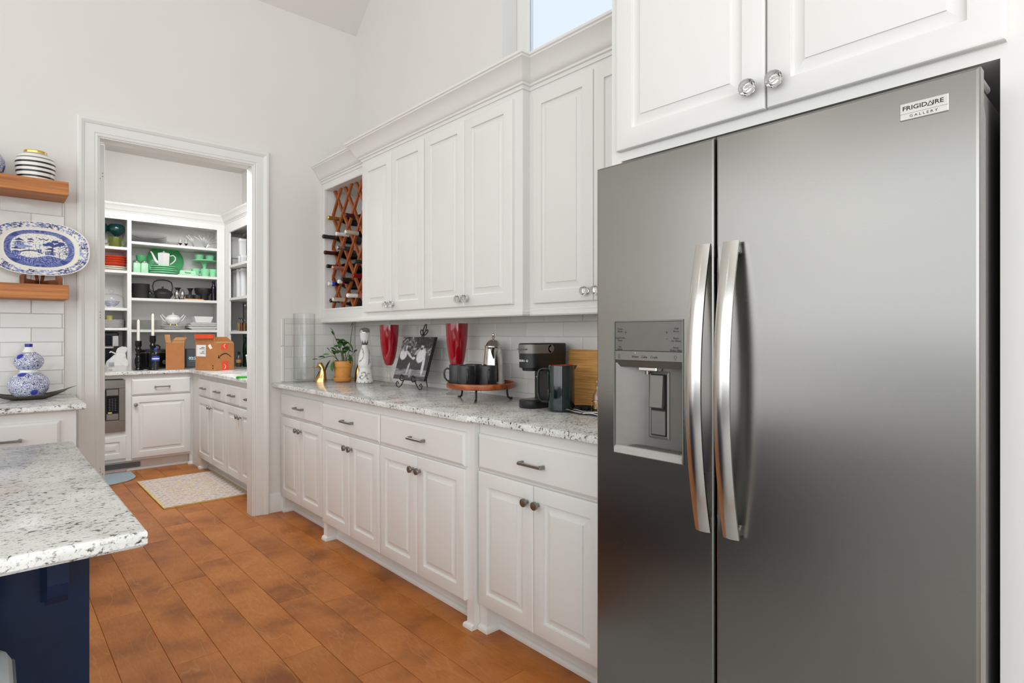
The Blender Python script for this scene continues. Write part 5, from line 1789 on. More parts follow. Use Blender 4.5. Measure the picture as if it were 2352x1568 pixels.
# third shelf: black cookware
z = MS[2]
pot_prof = lambda r, h: [(0, 0), (r * .82, 0), (r * .86, .004), (r, h * .35), (r, h - .004), (r * 1.03, h), (r * .96, h), (r * .94, .012), (0, .01)]
for k, (r_, h_) in enumerate(((.074, .062), (.076, .062), (.079, .060))):
    o = one('black_bowl', L(pot_prof(r_, h_), 36), 'cast_iron', nth(k, 3, 'black bowl stacked at the left of the third pantry shelf'), 'bowl', (1.138, 6.86, z + k * .044), group='stacked black bowls')
one('black_cup', L(pot_prof(.040, .050), 28), 'cast_iron', 'small black cup between the black bowls and the iron teapot', 'cup', (1.232, 6.84, z))
kt = T('teapot', 'cast iron teapot with tall arched handle on the third pantry shelf', 'teapot', (1.333, 6.86, z))
P('body', L([(0, 0), (.060, 0), (.066, .006), (.080, .03), (.090, .048), (.092, .055), (.088, .066), (.070, .088), (.050, .098), (.048, .102), (0, .102)], 44), 'cast_iron', kt)
P('lid', L([(.050, .100), (.046, .105), (.020, .111), (.007, .113), (.006, .119), (.011, .125), (.009, .132), (0, .134)], 32), 'cast_iron', kt)
P('spout', MB().tube([(-.080, -.01, .052), (-.102, -.012, .072), (-.125, -.014, .098)], [.020, .014, .010], 12), 'cast_iron', kt, angle=60)
P('handle', MB().tube([(-.080, 0, .075), (-.090, 0, .13), (-.078, 0, .178), (-.045, 0, .196), (0, 0, .201), (.045, 0, .196), (.078, 0, .178), (.090, 0, .13), (.080, 0, .075)], .0062, 8), 'cast_iron', kt, angle=60)
def trumpet(label, x, y, h, zz):
    one('bud_vase', L([(0, 0), (.030, 0), (.032, .004), (.022, .012), (.013, .04), (.013, h * .7), (.020, h * .88), (.033, h), (.030, h), (.010, h * .75), (0, h * .72)], 28), 'cast_iron', label, 'vase', (x, y, zz), group='black trumpet vases')
trumpet('black trumpet vase standing behind the salt and pepper shakers', 1.480, 6.90, .130, z)
def sp(label, x):
    one('salt_shaker', L([(0, 0), (.020, 0), (.022, .004), (.012, .018), (.020, .040), (.0225, .060), (.018, .078), (.013, .086), (.014, .092), (.008, .102), (.003, .105), (0, .108)], 24), 'silver', label, 'shaker', (x, 6.80, z), group='silver salt and pepper shakers')
sp('silver urn shaped shaker in front of the black trumpet vase, left one', 1.449)
sp('silver urn shaped shaker in front of the black trumpet vase, right one', 1.502)
ot = one('trivet', MB().rings([stadium(-.095, .095, -.045, .045, .03, .03, zz_, 5) for zz_ in (0, .012)]), 'bamboo', 'orange brown wooden board under the small black dishes on the third shelf', 'board', (1.606, 6.80, z))
for x, s in ((1.566, 'left'), (1.638, 'right')):
    one('black_dish', L([(0, 0), (.030, 0), (.037, .004), (.039, .040), (.037, .042), (.034, .008), (0, .006)], 28), 'cast_iron', 'small black dish on the wooden board, the %s one' % s, 'dish', (x, 6.795, z + .0125), group='small black dishes on a board')
trumpet('black trumpet vase rising behind the small black dishes', 1.598, 6.905, .130, z)
one('black_pot', L([(0, 0), (.045, 0), (.055, .01), (.056, .05), (.078, .085), (.083, .132), (.080, .134), (.074, .09), (0, .05)], 40), 'cast_iron', 'footed black bowl at the right of the third pantry shelf', 'bowl', (1.712, 6.87, z))
one('oil_bottle', L([(0, 0), (.022, 0), (.0255, .004), (.0255, .13), (.022, .15), (.014, .165), (.013, .195), (.016, .2), (.015, .21), (0, .212)], 24), 'black_gloss', 'dark slim bottle at the right end of the third pantry shelf', 'bottle', (1.800, 6.80, z))
# fourth shelf: white china
z = MS[3]
stack(11, 'white_plate', lambda k, n: nth(k, n, 'white dinner plate in the tall stack on the fourth pantry shelf'), 'plate', 'white_glaze', 1.190, 6.87, z, .136, .0088, 'white dinner plates',
      [(0, 0), (.08, 0), (.085, .002), (.132, .006), (.136, .0085), (.133, .0088), (.085, .0055), (0, .005)], 40, .003)
stack(3, 'saucer_plate', lambda k, n: nth(k, n, 'gilt edged white plate under the tureen'), 'plate', 'white_ceramic', 1.424, 6.86, z, .116, .0125, 'plates under the tureen',
      [(0, 0), (.06, 0), (.065, .002), (.112, .012), (.116, .017), (.113, .0175), (.065, .006), (0, .005)], 40)
tz = z + .038
tu = T('tureen', 'white footed china tureen with two looped handles on the fourth shelf', 'tureen', (1.427, 6.86, tz))
P('bowl', L([(0, .018), (.03, .018), (.055, .034), (.071, .060), (.073, .074), (.066, .088), (.058, .096), (.062, .100), (.058, .101), (.05, .095), (0, .09)], 40), 'white_glaze', tu)
P('lid', L([(.060, .0995), (.052, .106), (.030, .117), (.010, .122), (.006, .126), (.009, .133), (.004, .14), (0, .142)], 32), 'white_glaze', tu)
for a in (.6, 2.1, 3.9, 5.4):
    P('leg', MB().tube([(.035 * math.cos(a), .035 * math.sin(a), .026), (.044 * math.cos(a), .044 * math.sin(a), .010), (.050 * math.cos(a), .050 * math.sin(a), .0035)], [.008, .006, .0045], 8), 'foil_gold', tu, angle=60, label='gilt foot')
for s in (-1, 1):
    P('handle', MB().tube([(s * .066, 0, .05), (s * .088, 0, .062), (s * .105, 0, .092), (s * .116, 0, .112), (s * .102, 0, .122), (s * .088, 0, .104), (s * .070, 0, .084)], .0045, 8), 'white_glaze', tu, angle=60)
def sq(r, h, y0_=0, t=.005):
    return MB().rings([[(x * r * a_, y * r * a_ * .8, zz_) for x, y in ((-1, -1), (1, -1), (1, 1), (-1, 1))] for a_, zz_ in ((.6, 0), (.7, .001), (1, h - t), (1, h), (.97, h), (.68, t), (.5, t))])
for k, (r_, h_, dz_) in enumerate(((.155, .030, 0), (.158, .026, .022), (.135, .022, .042), (.130, .020, .056))):
    one('square_dish', sq(r_, h_), 'white_glaze', nth(k, 4, 'white square dish stacked at the right of the fourth shelf'), 'dish', (1.700, 6.87, z + dz_), group='white square dishes', angle=20)
one('square_bowl', MB().rings([[(x * r_, y * r_ * .8, zz_) for x, y in ((-1, -1), (1, -1), (1, 1), (-1, 1))] for r_, zz_ in ((.072, 0), (.092, .060), (.093, .063), (.089, .063), (.070, .006))]), 'white_glaze', 'deep white square bowl on top of the square dishes', 'bowl', (1.704, 6.87, z + .079), angle=20)
# left bay
z = LS[0]
def gg(label, x, y):
    t = T('green_goblet', label, 'goblet', (x, y, z), 0, 'dark green goblets')
    P('bowl', L([(.006, .118), (.030, .128), (.055, .146), (.070, .172), (.074, .196), (.068, .222), (.054, .238), (.051, .238), (.064, .220), (.070, .195), (.05, .15), (0, .128)], 36), 'goblet_green', t)
    P('stem', L([(0, 0), (.040, 0), (.040, .003), (.012, .012), (.007, .03), (.008, .09), (.0065, .12), (0, .121)], 24), 'foil_gold', t, label='gilt stem')
gg('dark green goblet on a gilt stem beside the shelf divider', .938, 6.90)
gg('dark green goblet on a gilt stem half hidden by the open door', .800, 6.90)
def om(label, x, y):
    t = T('olive_mug', label, 'mug', (x, y, z), 0, 'olive green mugs')
    P('body', L([(0, 0), (.052, 0), (.054, .004), (.057, .092), (.055, .095), (.051, .092), (.050, .008), (0, .006)], 8, a0=.39), 'olive', t, angle=25)
    P('handle', MB().tube([(.050, 0, .075), (.075, 0, .078), (.086, 0, .055), (.076, 0, .030), (.050, 0, .024)], .006, 8), 'olive', t, angle=60)
om('olive green mug with its handle towards the shelf divider', .915, 6.79)
om('olive green mug half hidden by the open door', .775, 6.79)
z = LS[1]
for k in range(2):
    one('white_plate', L(plate_prof(.120, .022, .006), 40), 'cream', nth(k, 2, 'cream plate under the red bowls'), 'plate', (.905, 6.86, z + k * .018), group='cream plates under the red bowls')
for k in range(4):
    one('red_bowl', L([(0, 0), (.08, 0), (.09, .003), (.117, .026), (.119, .032), (.116, .034), (.088, .008), (0, .006)], 40), 'red_bowl', nth(k, 4, 'orange red bowl stacked in the left pantry bay'), 'bowl', (.905, 6.86, z + .044 + k * .0215), group='orange red bowls')
z = LS[2]
cd = T('glass_dome_dish', 'clear glass dome with round finial on a white stand in the left pantry bay', 'dish', (.895, 6.87, z))
P('stand', L([(0, 0), (.10, 0), (.112, .006), (.112, .010), (0, .012)], 40), 'white_glaze', cd)
P('dome', L([(.106, .011), (.106, .08), (.100, .105), (.085, .125), (.05, .138), (.012, .142), (.010, .150), (.020, .158), (.026, .168), (.020, .182), (.006, .188), (0, .189)], 40), 'glass', cd, angle=60)
fb = one('patterned_bowl', L([(0, 0), (.028, 0), (.034, .006), (.062, .034), (.073, .055), (.070, .056), (.055, .034), (.03, .010), (0, .008)], 36), 'porcelain', 'small patterned bowl under the glass dome', 'bowl', (.893, 6.87, z + .0125))
z = LS[3]
stack(6, 'grey_plate', lambda k, n: nth(k, n, 'grey rimmed plate in the left pantry bay under the yellow cup'), 'plate', 'white_ceramic', .895, 6.86, z, .105, .0125, 'grey rimmed plates',
      [(0, 0), (.06, 0), (.065, .002), (.101, .011), (.105, .0155), (.102, .016), (.065, .006), (0, .005)], 36)
one('yellow_cup', L(cup(.024, .032, .042, .003), 28), 'yellow', 'small yellow cup on the stack of grey rimmed plates', 'cup', (.878, 6.86, z + .078))
# ---------------- pantry worktop
ov = T('toaster_oven', 'black and silver toaster oven in the left pantry bay', 'oven', (.80, 6.765, ZC))
P('body', B(-.20, .145, .02, .26, .012, .368, c=.01), 'black_plastic', ov)
P('door_window', B(-.19, .085, .006, .022, .055, .205, c=.004), 'screen', ov)
P('upper_window', B(-.19, .085, .006, .022, .245, .335, c=.004), 'screen', ov)
P('handle', B(-.19, .10, -.012, .004, .212, .232, c=.004), 'steel_handle', ov)
P('control_strip', B(.090, .142, .004, .022, .230, .335, c=.004), 'steel_handle', ov)
P('lower_trim', B(-.19, .142, .006, .022, .03, .044, c=.003), 'steel_handle', ov)
for s in (-.17, .12):
    P('foot', L([(0, 0), (.012, 0), (.012, .013), (0, .013)], 12, cx=s, cy=.06), 'black_plastic', ov)
# crumpled paper bag
pgb = T('paper_bag', 'crumpled white paper bag on the pantry worktop by the toaster oven', 'bag', (.905, 6.60, ZC))
m = MB()
rr = random.Random(3)
loops = []
for z_, w_, d_, tw_, ox in ((0, .082, .045, 0, 0), (.05, .086, .050, .02, 0), (.09, .078, .046, .05, .002), (.125, .062, .038, .1, .010), (.150, .046, .026, .2, .020), (.165, .040, .020, .3, .026), (.190, .046, .016, .4, .034), (.215, .044, .010, .5, .042), (.228, .020, .004, .5, .052)):
    lp = []
    for k in range(20):
        a = 2 * PI * k / 20
        c, s = math.cos(a), math.sin(a)
        k_ = 1 + rr.uniform(-.13, .13)
        x = abs(c) ** .55 * math.copysign(1, c) * w_ * k_
        y = abs(s) ** .55 * math.copysign(1, s) * d_ * k_
        lp.append((x * math.cos(tw_) - y * math.sin(tw_) + ox, x * math.sin(tw_) * .3 + y * math.cos(tw_), z_ + (rr.uniform(-.006, .006) if z_ > 0 else 0)))
    loops.append(lp)
m.rings(loops)
P('bag', m, 'paper', pgb, angle=18)
P('twist_ear', MB().rings([[(.0, -.01, .150), (.0, .01, .150), (.0, .01, .165), (.0, -.01, .165)], [(-.045, -.008, .178), (-.045, .008, .178), (-.05, .006, .192), (-.05, -.006, .192)], [(-.060, -.004, .172), (-.060, .004, .172), (-.062, .003, .18), (-.062, -.003, .18)]]), 'paper', pgb, angle=18)
m = MB()
for k in range(6):
    m.box(-.075, -.030, -.0535, -.0525, .045 + k * .008, .048 + k * .008)
m.box(-.075, -.045, -.0535, -.0525, .012, .018)
P('label_print', m, 'register', pgb, angle=0)
def candle(label, x, y, hs, hc):
    t = T('candlestick', label, 'candlestick', (x, y, ZC), 0, 'black turned candlesticks')
    k = hs / .30
    P('stick', L([(0, 0), (.046, 0), (.047, .004), (.030, .010), (.024, .02), (.022 , .032), (.026, .045), (.030, .075 * k), (.031, .105 * k), (.024, .135 * k), (.020, .145 * k), (.026, .155 * k), (.026, .165 * k), (.018, .175 * k), (.024, .195 * k), (.029, .215 * k), (.020, .232 * k), (.024, .242 * k), (.028, .25 * k), (.028, hs), (.025, hs), (.024, hs - .01), (0, hs - .01)], 32), 'black_gloss', t)
    c_ = one('candle', L([(0, 0), (.0135, 0), (.0125, hc - .012), (.006, hc - .003), (.002, hc), (0, hc + .004)], 20), 'candle', 'white taper candle in the ' + label.split(' candlestick')[0] + ' candlestick', 'candle', (x, y, ZC + hs - .0095), group='white taper candles')
    return t
candle('shorter black turned candlestick at the left on the pantry worktop', 1.080, 6.62, .285, .215)
candle('taller black turned candlestick behind the water bottle', 1.192, 6.57, .335, .225)
wb = T('water_bottle', 'small clear plastic water bottle with blue label and cap', 'bottle', (1.195, 6.455, ZC))
P('body', L([(0, .004), (.020, .0), (.029, .004), (.031, .015), (.029, .035), (.031, .045), (.029, .060), (.031, .075), (.0315, .095), (.0315, .135), (.030, .150), (.020, .178), (.0125, .190), (.0125, .203)], 28), 'plastic_clear', wb)
P('label', L([(.0318, .092), (.0320, .093), (.0320, .136), (.0318, .137)], 28), 'blue_cap', wb, label='blue paper label')
P('label_band', L([(.0322, .108), (.0323, .109), (.0323, .119), (.0322, .12)], 28), 'print_white', wb)
P('cap', L([(0.0125, .200), (.0140, .200), (.0140, .213), (.013, .215), (0, .215)], 20), 'blue_cap', wb)
sl = T('slow_cooker', 'black oval slow cooker with loop handled lid at the back of the pantry worktop', 'cooker', (1.270, 6.865, ZC))
def oval(rx, ry, z_): return [(rx * math.cos(2 * PI * k / 40), ry * math.sin(2 * PI * k / 40), z_) for k in range(40)]
P('body', MB().rings([oval(.150, .105, .01), oval(.160, .112, .018), oval(.168, .118, .155), oval(.168, .118, .165)]), 'black_gloss', sl)
P('rim', MB().rings([oval(.169, .119, .160), oval(.171, .121, .163), oval(.171, .121, .167), oval(.166, .116, .169)]), 'silver', sl)
P('lid', MB().rings([oval(.166, .116, .166), oval(.150, .104, .190), oval(.09, .06, .200), oval(.02, .015, .202)]), 'black_gloss', sl)
P('lid_handle', MB().tube([(-.035, 0, .198), (-.038, 0, .222), (-.020, 0, .236), (.020, 0, .236), (.038, 0, .222), (.035, 0, .198)], .008, 8), 'black_plastic', sl, angle=60)
P('knob', L([(0, 0), (.022, 0), (.022, .014), (.018, .018), (0, .018)], 24).xf(Matrix.Translation((.06, -.108, .065)) @ Matrix.Rotation(PI / 2, 4, 'X')), 'steel_dark', sl)
# cardboard boxes
def carton(t, x0, y0, x1, y1, ang, w, d, h, lean_=0):
    pass
b1 = T('cardboard_box', 'tall open cardboard carton with a raised lid flap', 'box', (1.442, 6.460, ZC), math.radians(-14))
tk = .004
w_, d_, h_ = .158, .17, .285
m = MB()
m.box(-w_, 0, 0, tk, 0, h_ - .025).box(-w_, 0, d_ - tk, d_, 0, h_).box(-w_, -w_ + tk, tk, d_ - tk, 0, h_).box(-tk, 0, tk, d_ - tk, 0, h_ - .02).box(-w_, 0, 0, d_, 0, tk)
P('carton', m, 'cardboard', b1, angle=0)
def flap(par, a, b, c, d, mat='cardboard'):
    n = (Vector(b) - Vector(a)).cross(Vector(d) - Vector(a)).normalized() * .0035
    P('flap', MB().rings([[a, b, c, d], [tuple(Vector(q) + n) for q in (a, b, c, d)]]), mat, par, angle=0)
flap(b1, (-w_, 0, h_ - .02), (-w_ + .045, 0, h_ - .02), (-w_ + .035, -.005, h_ + .060), (-w_ - .010, -.005, h_ + .060), 'cardboard_in')
flap(b1, (0, 0, h_ - .02), (0, .055, h_ - .02), (.006, .055, h_ + .055), (.006, 0, h_ + .055))
flap(b1, (-w_ + .05, d_, h_), (.0, d_, h_), (.02, d_ + .02, h_ + .030), (-w_ + .08, d_ + .02, h_ + .030), 'cardboard_in')
flap(b1, (-w_ + .05, .0, h_ - .025), (0, .0, h_ - .025), (.0, .08, h_ - .005), (-w_ + .06, .08, h_ - .005), 'cardboard_in')
P('tuck_tab', MB().box(-.085, -.060, -.003, -.0005, h_ - .032, h_ - .020), 'cardboard_in', b1, angle=0)
m = MB()
for k in range(4):
    m.box(.0003, .0012, .10 + .006 * k, .104 + .006 * k, .03, .055)
P('printed_marks', m, 'print_white', b1, angle=0)
b2 = T('cardboard_box', 'brown shipping carton with orange tape and a black curved arrow printed on it', 'box', (1.600, 6.00, ZC), math.radians(24))
W2, D2, H2 = .215, .27, .262
m = MB()
m.box(0, W2, 0, tk, 0, H2).box(0, W2, D2 - tk, D2, 0, H2).box(0, tk, tk, D2 - tk, 0, H2).box(W2 - tk, W2, tk, D2 - tk, 0, H2).box(0, W2, 0, D2, 0, tk)
P('carton', m, 'cardboard', b2, angle=0)
flap(b2, (0, D2, H2), (W2, D2, H2), (W2 + .004, D2 + .01, H2 + .085), (-.004, D2 + .01, H2 + .085))
flap(b2, (0, 0, H2), (0, D2, H2), (-.012, D2, H2 + .085), (-.012, .0, H2 + .085))
flap(b2, (0, 0, H2), (W2, 0, H2), (W2 - .004, .085, H2 + .012), (.004, .085, H2 + .012), 'cardboard_in')
flap(b2, (W2, 0, H2), (W2, D2, H2), (W2 + .006, D2, H2 + .06), (W2 + .006, .11, H2 + .06))
def tape(par, x0, x1, z0, z1):
    return P('tape', B(x0, x1, -.0012, -.0002, z0, z1), 'print_orange', par, angle=0, label='orange tape')
t1 = tape(b2, .068, .142, H2 - .062, H2)
t2 = tape(b2, .078, .152, 0, .088)
P('tape', B(-.0195, -.0135, .008, D2 - .02, H2 + .045, H2 + .083), 'print_orange', b2, angle=0, label='orange tape')
for par, cx, cz, s_ in ((t1, .108, H2 - .028, -1), (t2, .110, .036, 1)):
    pts = [(cx + s_ * (.008 - .016 * (q / 8 - .5) ** 2 * 4), -.0016, cz - .022 + .044 * q / 8) for q in range(9)]
    P('curved_mark', MB().tube(pts, [.0012 + .0018 * math.sin(PI * (q / 8)) for q in range(9)], 6), 'print_white', par, angle=60)
pts = []
for q in range(19):
    u = q / 18
    pts.append((.038 + .145 * u, -.0012, .118 + .044 * math.sin(PI * (u * .92 + .04))))
ar = MB().tube(pts, [.0018 + .0042 * math.sin(PI * (1 - u_ / 18) * .8 + .15) for u_ in range(19)], 6, flat=(1, .25), up=(0, 0, 1))
ar.tube([(.040, -.0012, .150), (.034, -.0012, .120), (.058, -.0012, .121)], [.003, .0045, .003], 6, flat=(1, .25))
P('printed_arrow', ar, 'print_black', b2, angle=60)
lb = P('address_label', B(-.0012, -.0002, .125, .255, .135, .245), 'print_white', b2, angle=0)
m = MB()
for k in range(6):
    m.box(-.0018, -.0011, .14, .145 + .08 * ((k * 37) % 10) / 10, .150 + k * .014, .155 + k * .014)
P('label_print', m, 'text_dark', lb, angle=0)
P('diamond_sign', MB().prism([(.065, .205), (.095, .240), (.065, .275 - .02), (.035, .215)], -.0014, -.0002, 'x'), 'print_white', b2, angle=0)
m = MB()
m.box(-.0014, -.0002, .022, .034, .016, .030).box(-.0014, -.0002, .022, .034, .040, .054)
P('printed_marks', m, 'print_black', b2, angle=0)
# clock / charging display, green bottle, small bottle, cup
cl = T('display_screen', 'black tablet display showing the time between the cartons', 'screen', (1.595, 6.84, ZC), -.25)
P('screen', MB().rings([[(-.055, -.03, .005), (.085, -.03, .005), (.085, .02, .005), (-.055, .02, .005)], [(-.055, -.02, .190), (.085, -.02, .190), (.085, .005, .195), (-.055, .005, .195)]]), 'screen', cl, angle=0)
P('frame', MB().box(-.060, -.054, -.033, .022, 0, .198, c=.002).box(-.060, .09, -.033, .022, 0, .006, c=.002), 'black_plastic', cl)
text('lettering', '02:2', .040, 'display_text', cl, (.010, -.0305, .095), (1, 0, 0), (0, .054, 1), bold=.0008)
P('status_bar', B(-.02, .05, -.0325, -.0285, .06, .068), 'steel_grey', cl, angle=0)
one('green_bottle', L([(0, 0), (.040, 0), (.045, .006), (.045, .05), (.042, .056), (.042, .15), (.045, .156), (.045, .20), (.040, .23), (.030, .26), (.022, .285), (.022, .30), (.026, .303), (.025, .318), (0, .32)], 32), 'glass_green', 'tall ridged green glass bottle on the pantry worktop by the doorway', 'bottle', (2.060, 6.53, ZC))
sbt = T('sauce_bottle', 'small brown bottle with dark cap beside the shipping carton', 'bottle', (1.985, 6.56, ZC))
P('body', L([(0, 0), (.024, 0), (.027, .004), (.027, .085), (.020, .105), (.012, .118), (.012, .135)], 24), 'plastic_clear', sbt)
P('sauce', L([(0, .003), (.024, .004), (.0245, .08), (0, .081)], 24), 'coffee', sbt)
P('paper_label', L([(.0273, .045), (.0275, .046), (.0275, .078), (.0273, .079)], 24), 'cardboard_in', sbt)
P('cap', L([(.0125, .132), (.0140, .132), (.0140, .160), (0, .162)], 20), 'black_plastic', sbt)
wcup = T('paper_cup', 'white tapered cup half hidden behind the doorway casing', 'cup', (1.585, 4.90, ZC))
P('cup', L([(0, 0), (.030, 0), (.032, .003), (.046, .170), (.050, .172), (.050, .182), (.046, .184), (.043, .172), (.029, .008), (0, .006)], 32), 'plastic_white', wcup)
one('lid_disc', L([(0, 0), (.044, 0), (.046, .004), (.046, .012), (.040, .015), (0, .015)], 32), 'green_cap', 'flat bright green lid lying on the pantry worktop by the doorway', 'lid', (1.500, 4.875, ZC))

# ---------------- right shelves: jars, canisters, bottles, papers
z = RS[0]
def jar(label, y, r, h, zb_, lid='plastic_white', fill=None):
    t = T('storage_jar', label, 'jar', (2.0, y, zb_), 0, 'clear storage jars with white lids')
    P('body', MB().rings([stadium(-r * k_, r * k_, -r * k_, r * k_, r * .35 * k_, r * .35 * k_, zz_, 3) for k_, zz_ in ((.95, 0), (1, .004), (1, h - .022))]), 'frosted', t, angle=40)
    P('lid', MB().rings([stadium(-r * 1.05, r * 1.05, -r * 1.05, r * 1.05, r * .35, r * .35, zz_, 3) for zz_ in (h - .024, h)]), lid, t, angle=40)
    if fill:
        P('contents', MB().rings([stadium(-r * .9, r * .9, -r * .9, r * .9, r * .3, r * .3, zz_, 3) for zz_ in (.004, h * .5)]), fill, t, angle=40)
jar('small frosted jar at the bottom left of the upper right pantry shelf', 6.86, .030, .098, z)
jar('narrow frosted jar standing on the small jar, top left', 6.86, .027, .21, z + .0985)
jar('small frosted jar in the bottom row under the wide jar', 6.765, .032, .098, z, fill='plastic_white')
jar('large wide frosted jar stacked in the middle of the upper right shelf', 6.745, .052, .225, z + .0985, fill='plastic_white')
jar('small jar with coffee beans on the upper right pantry shelf', 6.545, .026, .105, z, fill='coffee')
jar('small jar with dark contents nearest the doorway casing', 6.465, .028, .105, z, fill='coffee')
jar('tall frosted jar stacked nearest the doorway casing', 6.495, .034, .175, z + .1055, fill='plastic_white')
z = RS[1]
def can(label, y, fill, fh):
    t = T('pasta_canister', label, 'canister', (2.0, y, z), 0, 'tall clear pasta canisters')
    P('body', L([(0, 0), (.030, 0), (.032, .004), (.032, .290), (.031, .292), (.0295, .29), (.0295, .01), (0, .008)], 24), 'frosted', t)
    P('lid', L([(.033, .286), (.034, .288), (.034, .308), (.031, .312), (0, .312)], 24), 'plastic_white', t)
    if fill: P('contents', L([(0, .010), (.026, .010), (.0255, fh), (0, fh + .002)], 14), fill, t)
can('tall canister of pale pasta, furthest from the doorway casing', 6.863, 'pasta', .09)
can('tall canister of brown noodles, second from the far end', 6.735, 'coffee', .24)
can('tall canister of golden spaghetti, second from the doorway casing', 6.590, 'pasta', .26)
can('tall empty looking canister nearest the doorway casing', 6.450, 'plastic_white', .05)
z = RS[2]
def ob(label, x, y, fill, tall):
    t = T('oil_bottle', label, 'bottle', (x, y, z), 0, 'oil and vinegar bottles')
    P('body', L([(0, 0), (.018, 0), (.020, .004), (.020, .10), (.012, .125), (.008, .14), (.008, tall - .03)], 20), 'plastic_clear', t)
    P('contents', L([(0, .004), (.0185, .005), (.0185, .09), (0, .091)], 18), fill, t)
    P('pourer', L([(.0085, tall - .035), (.011, tall - .032), (.011, tall - .015), (.004, tall - .008), (.003, tall), (0, tall + .001)], 16), 'mug_black' if tall < .2 else 'silver', t)
ob('short oil bottle with black cap in front on the lowest right shelf', 1.96, 6.465, 'olive_oil', .150)
ob('short vinegar bottle with black cap nearest the doorway casing', 1.96, 6.395, 'vinegar', .150)
ob('tall oil bottle with silver pourer, the far one at the back', 2.07, 6.63, 'olive_oil', .305)
ob('tall oil bottle with silver pourer, the near one at the back', 2.07, 6.55, 'vinegar', .305)
ppz = T('papers', 'small pile of loose papers on the lowest right pantry shelf', 'papers', (1.99, 6.72, z))
for k in range(3):
    P('sheet', B(-.06, .06, -.085, .085, .0002 + k * .005, .0042 + k * .005), 'paper', ppz, rot=(0, 0, .08 * k - .08), angle=0)

# ================================================================ RUGS AND STOOL
rug = T('rug', 'cream and yellow patterned rug on the pantry floor with yellow edges', 'rug', (.955, 4.865, .0))
RW, RL = .60, 1.03
def rcol(u, w):
    x, y = u * RW, w * RL
    n1 = noise.noise(Vector((x * 22, y * 22, 2)))
    n2 = noise.noise(Vector((x * 60, y * 60, 9)))
    base = Vector(lin((222, 208, 196)))
    pink, grey, yel = Vector(lin((214, 188, 178))), Vector(lin((150, 146, 152))), Vector(lin((220, 198, 130)))
    e_ = min(x, RW - x, y, RL - y)
    c = base
    if e_ < .012: return tuple(yel)
    if e_ < .10:
        s = math.sin(u * 60) * math.sin(w * 90) + n1
        c = grey.lerp(base, .45) if s > .45 else base
        if n2 > .3: c = pink
        if .09 < e_ < .10: c = Vector(lin((226, 206, 196)))
    else:
        d = math.hypot((u - .5) * 1.1, (w - .5))
        if n1 > .12: c = base.lerp(yel, .55 if d < .32 else .25)
        elif n1 < -.18: c = pink
        if abs(n2) < .05: c = c.lerp(grey, .55)
        if n2 > .4: c = Vector(lin((232, 222, 214)))
    return tuple(c)
grid('pile', 110, 170, lambda u, w: (u * RW, w * RL, .0105 + .0006 * noise.noise(Vector((u * 50, w * 50, 0)))), rcol, 'woven', rug)
P('backing', B(-.001, RW + .001, -.001, RL + .001, .0003, .0100), 'rug_edge', rug, angle=0)
P('binding', MB().box(-.004, .010, -.004, RL + .004, .0003, .0125, c=.003).box(RW - .010, RW + .004, -.004, RL + .004, .0003, .0125, c=.003), 'rug_edge', rug)
pts = [(.42, 5.98), (.62, 5.93), (.80, 5.95), (.90, 6.0), (.96, 6.07), (.985, 6.15), (.985, 6.40), (.42, 6.40)]
one('floor_mat', slab(pts, .0003, .009, .003), 'mat_blue', 'pale blue grey mat with a curved edge on the pantry floor', 'mat', angle=0)

stl = T('counter_stool', 'white leather seat of a stool tucked under the island overhang', 'stool', (-.165, 1.22, 0))
def sq_loop(hx, hy, r, z_):
    return stadium(-hx, hx, -hy, hy, r, r, z_, 5)
P('seat', MB().rings([sq_loop(.185, .185, .05, .635), sq_loop(.195, .195, .05, .645), sq_loop(.197, .197, .05, .700), sq_loop(.190, .190, .05, .716), sq_loop(.16, .16, .04, .722)]), 'stool', stl, angle=50)
P('piping', MB().tube([(.197 * a, .197 * b, .70) for a, b in ((-.75, -1), (.75, -1), (1, -.75), (1, .75), (.75, 1), (-.75, 1), (-1, .75), (-1, -.75))], .003, 6, True), 'seam', stl, angle=60)
for sx in (-1, 1):
    for sy in (-1, 1):
        P('leg', MB().tube([(sx * .15, sy * .15, .64), (sx * .18, sy * .18, .0)], [.016, .012], 10), 'steel_dark', stl)
P('footrest', MB().tube([(-.171, -.171, .22), (.171, -.171, .22), (.171, .171, .22), (-.171, .171, .22)], .008, 8, True), 'steel_dark', stl)

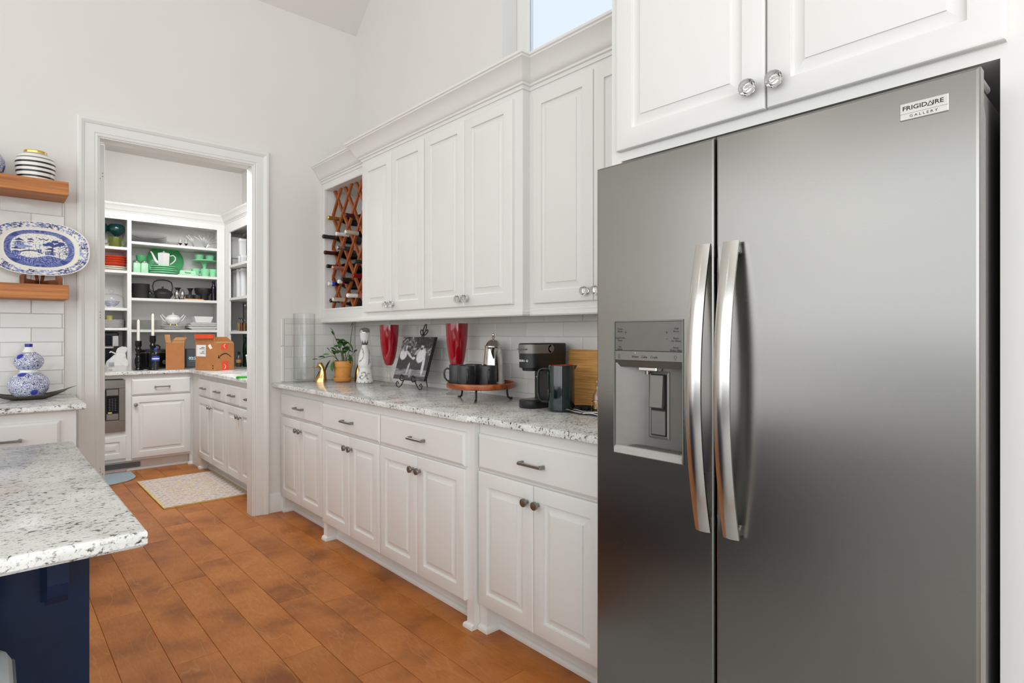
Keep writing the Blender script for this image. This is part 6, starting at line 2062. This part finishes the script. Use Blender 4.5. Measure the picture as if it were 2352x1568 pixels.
# unseen recessed ceiling lamps, added to show as glints in the refrigerator
def added_can_light(label, x, y, z_):
    t = T('added_recessed_lamp', label, 'lamp', (x, y, z_), 0, 'recessed ceiling lamps added out of view')
    P('trim_ring', L([(.075, 0), (.095, -.004), (.097, 0), (.075, .003)], 28), 'trim', t)
    P('lens', L([(0, -.001), (.074, -.001), (.074, .002), (0, .002)], 28), 'lamp_glow', t)
for i, (x, y) in enumerate(((-.6, 1.2), (-2.2, 1.2), (-.6, -.8), (-2.2, -.8))):
    added_can_light('round recessed ceiling lamp added out of view, %s of the four over the room' % ['near right', 'near left', 'rear right', 'rear left'][i], x, y, 4.618)

one('added_runner', slab([(.25, -1.6), (1.22, -1.6), (1.22, 1.70), (.25, 1.70)], .0003, .010, .003), 'added_rug_pale', 'pale grey runner added out of view before the refrigerator', 'rug', angle=0)  # unseen runner, added to keep the refrigerator reflections neutral
one('added_area_rug', slab([(-3.2, -2.6), (.14, -2.6), (.14, 1.55), (-3.2, 1.55)], .0003, .010, .003), 'added_rug_pale', 'large pale grey rug added out of view beyond the island', 'rug', angle=0)  # unseen floor covering, added to grey the floor mirrored in the refrigerator
sf = T('added_sofa', 'long grey sofa out of view against the far wall', 'added_sofa', (-4.0, -.2, 0))  # unseen seat, added for the lower reflections in the refrigerator
P('base', B(0, .85, -1.9, 2.6, .04, .40, c=.03), 'added_sofa', sf)
P('backrest', B(-.05, .22, -1.9, 2.6, .40, .86, c=.05), 'added_sofa', sf)
P('armrest', B(0, .85, -2.1, -1.9, .04, .62, c=.04), 'added_sofa', sf)
P('armrest', B(0, .85, 2.6, 2.8, .04, .62, c=.04), 'added_sofa', sf)
for k in range(3):
    P('cushion', B(.22, .88, -1.89 + k * 1.495, -.41 + k * 1.495, .40, .52, c=.04), 'added_sofa', sf)

def pendant(label, x, y, z_):  # unseen globe lamps, added to glint in the refrigerator doors
    t = T('added_pendant', label, 'lamp', (x, y, z_), 0, 'globe pendants added over the island')
    P('globe', L([(0, -.075), (.04, -.062), (.068, -.028), (.074, 0), (.066, .034), (.04, .06), (.02, .068), (0, .068)], 24), 'lamp_glow', t)
    P('cap', L([(0, .066), (.026, .066), (.026, .09), (0, .092)], 16), 'nickel', t)
    P('cord', MB().tube([(0, 0, .09), (0, 0, 4.615 - z_)], .004, 6), 'black_plastic', t)
pendant('lower globe pendant added out of view over the left end of the island', -1.98, 1.50, 1.99)
pendant('higher globe pendant added out of view over the middle of the island', -.90, 1.455, 2.56)
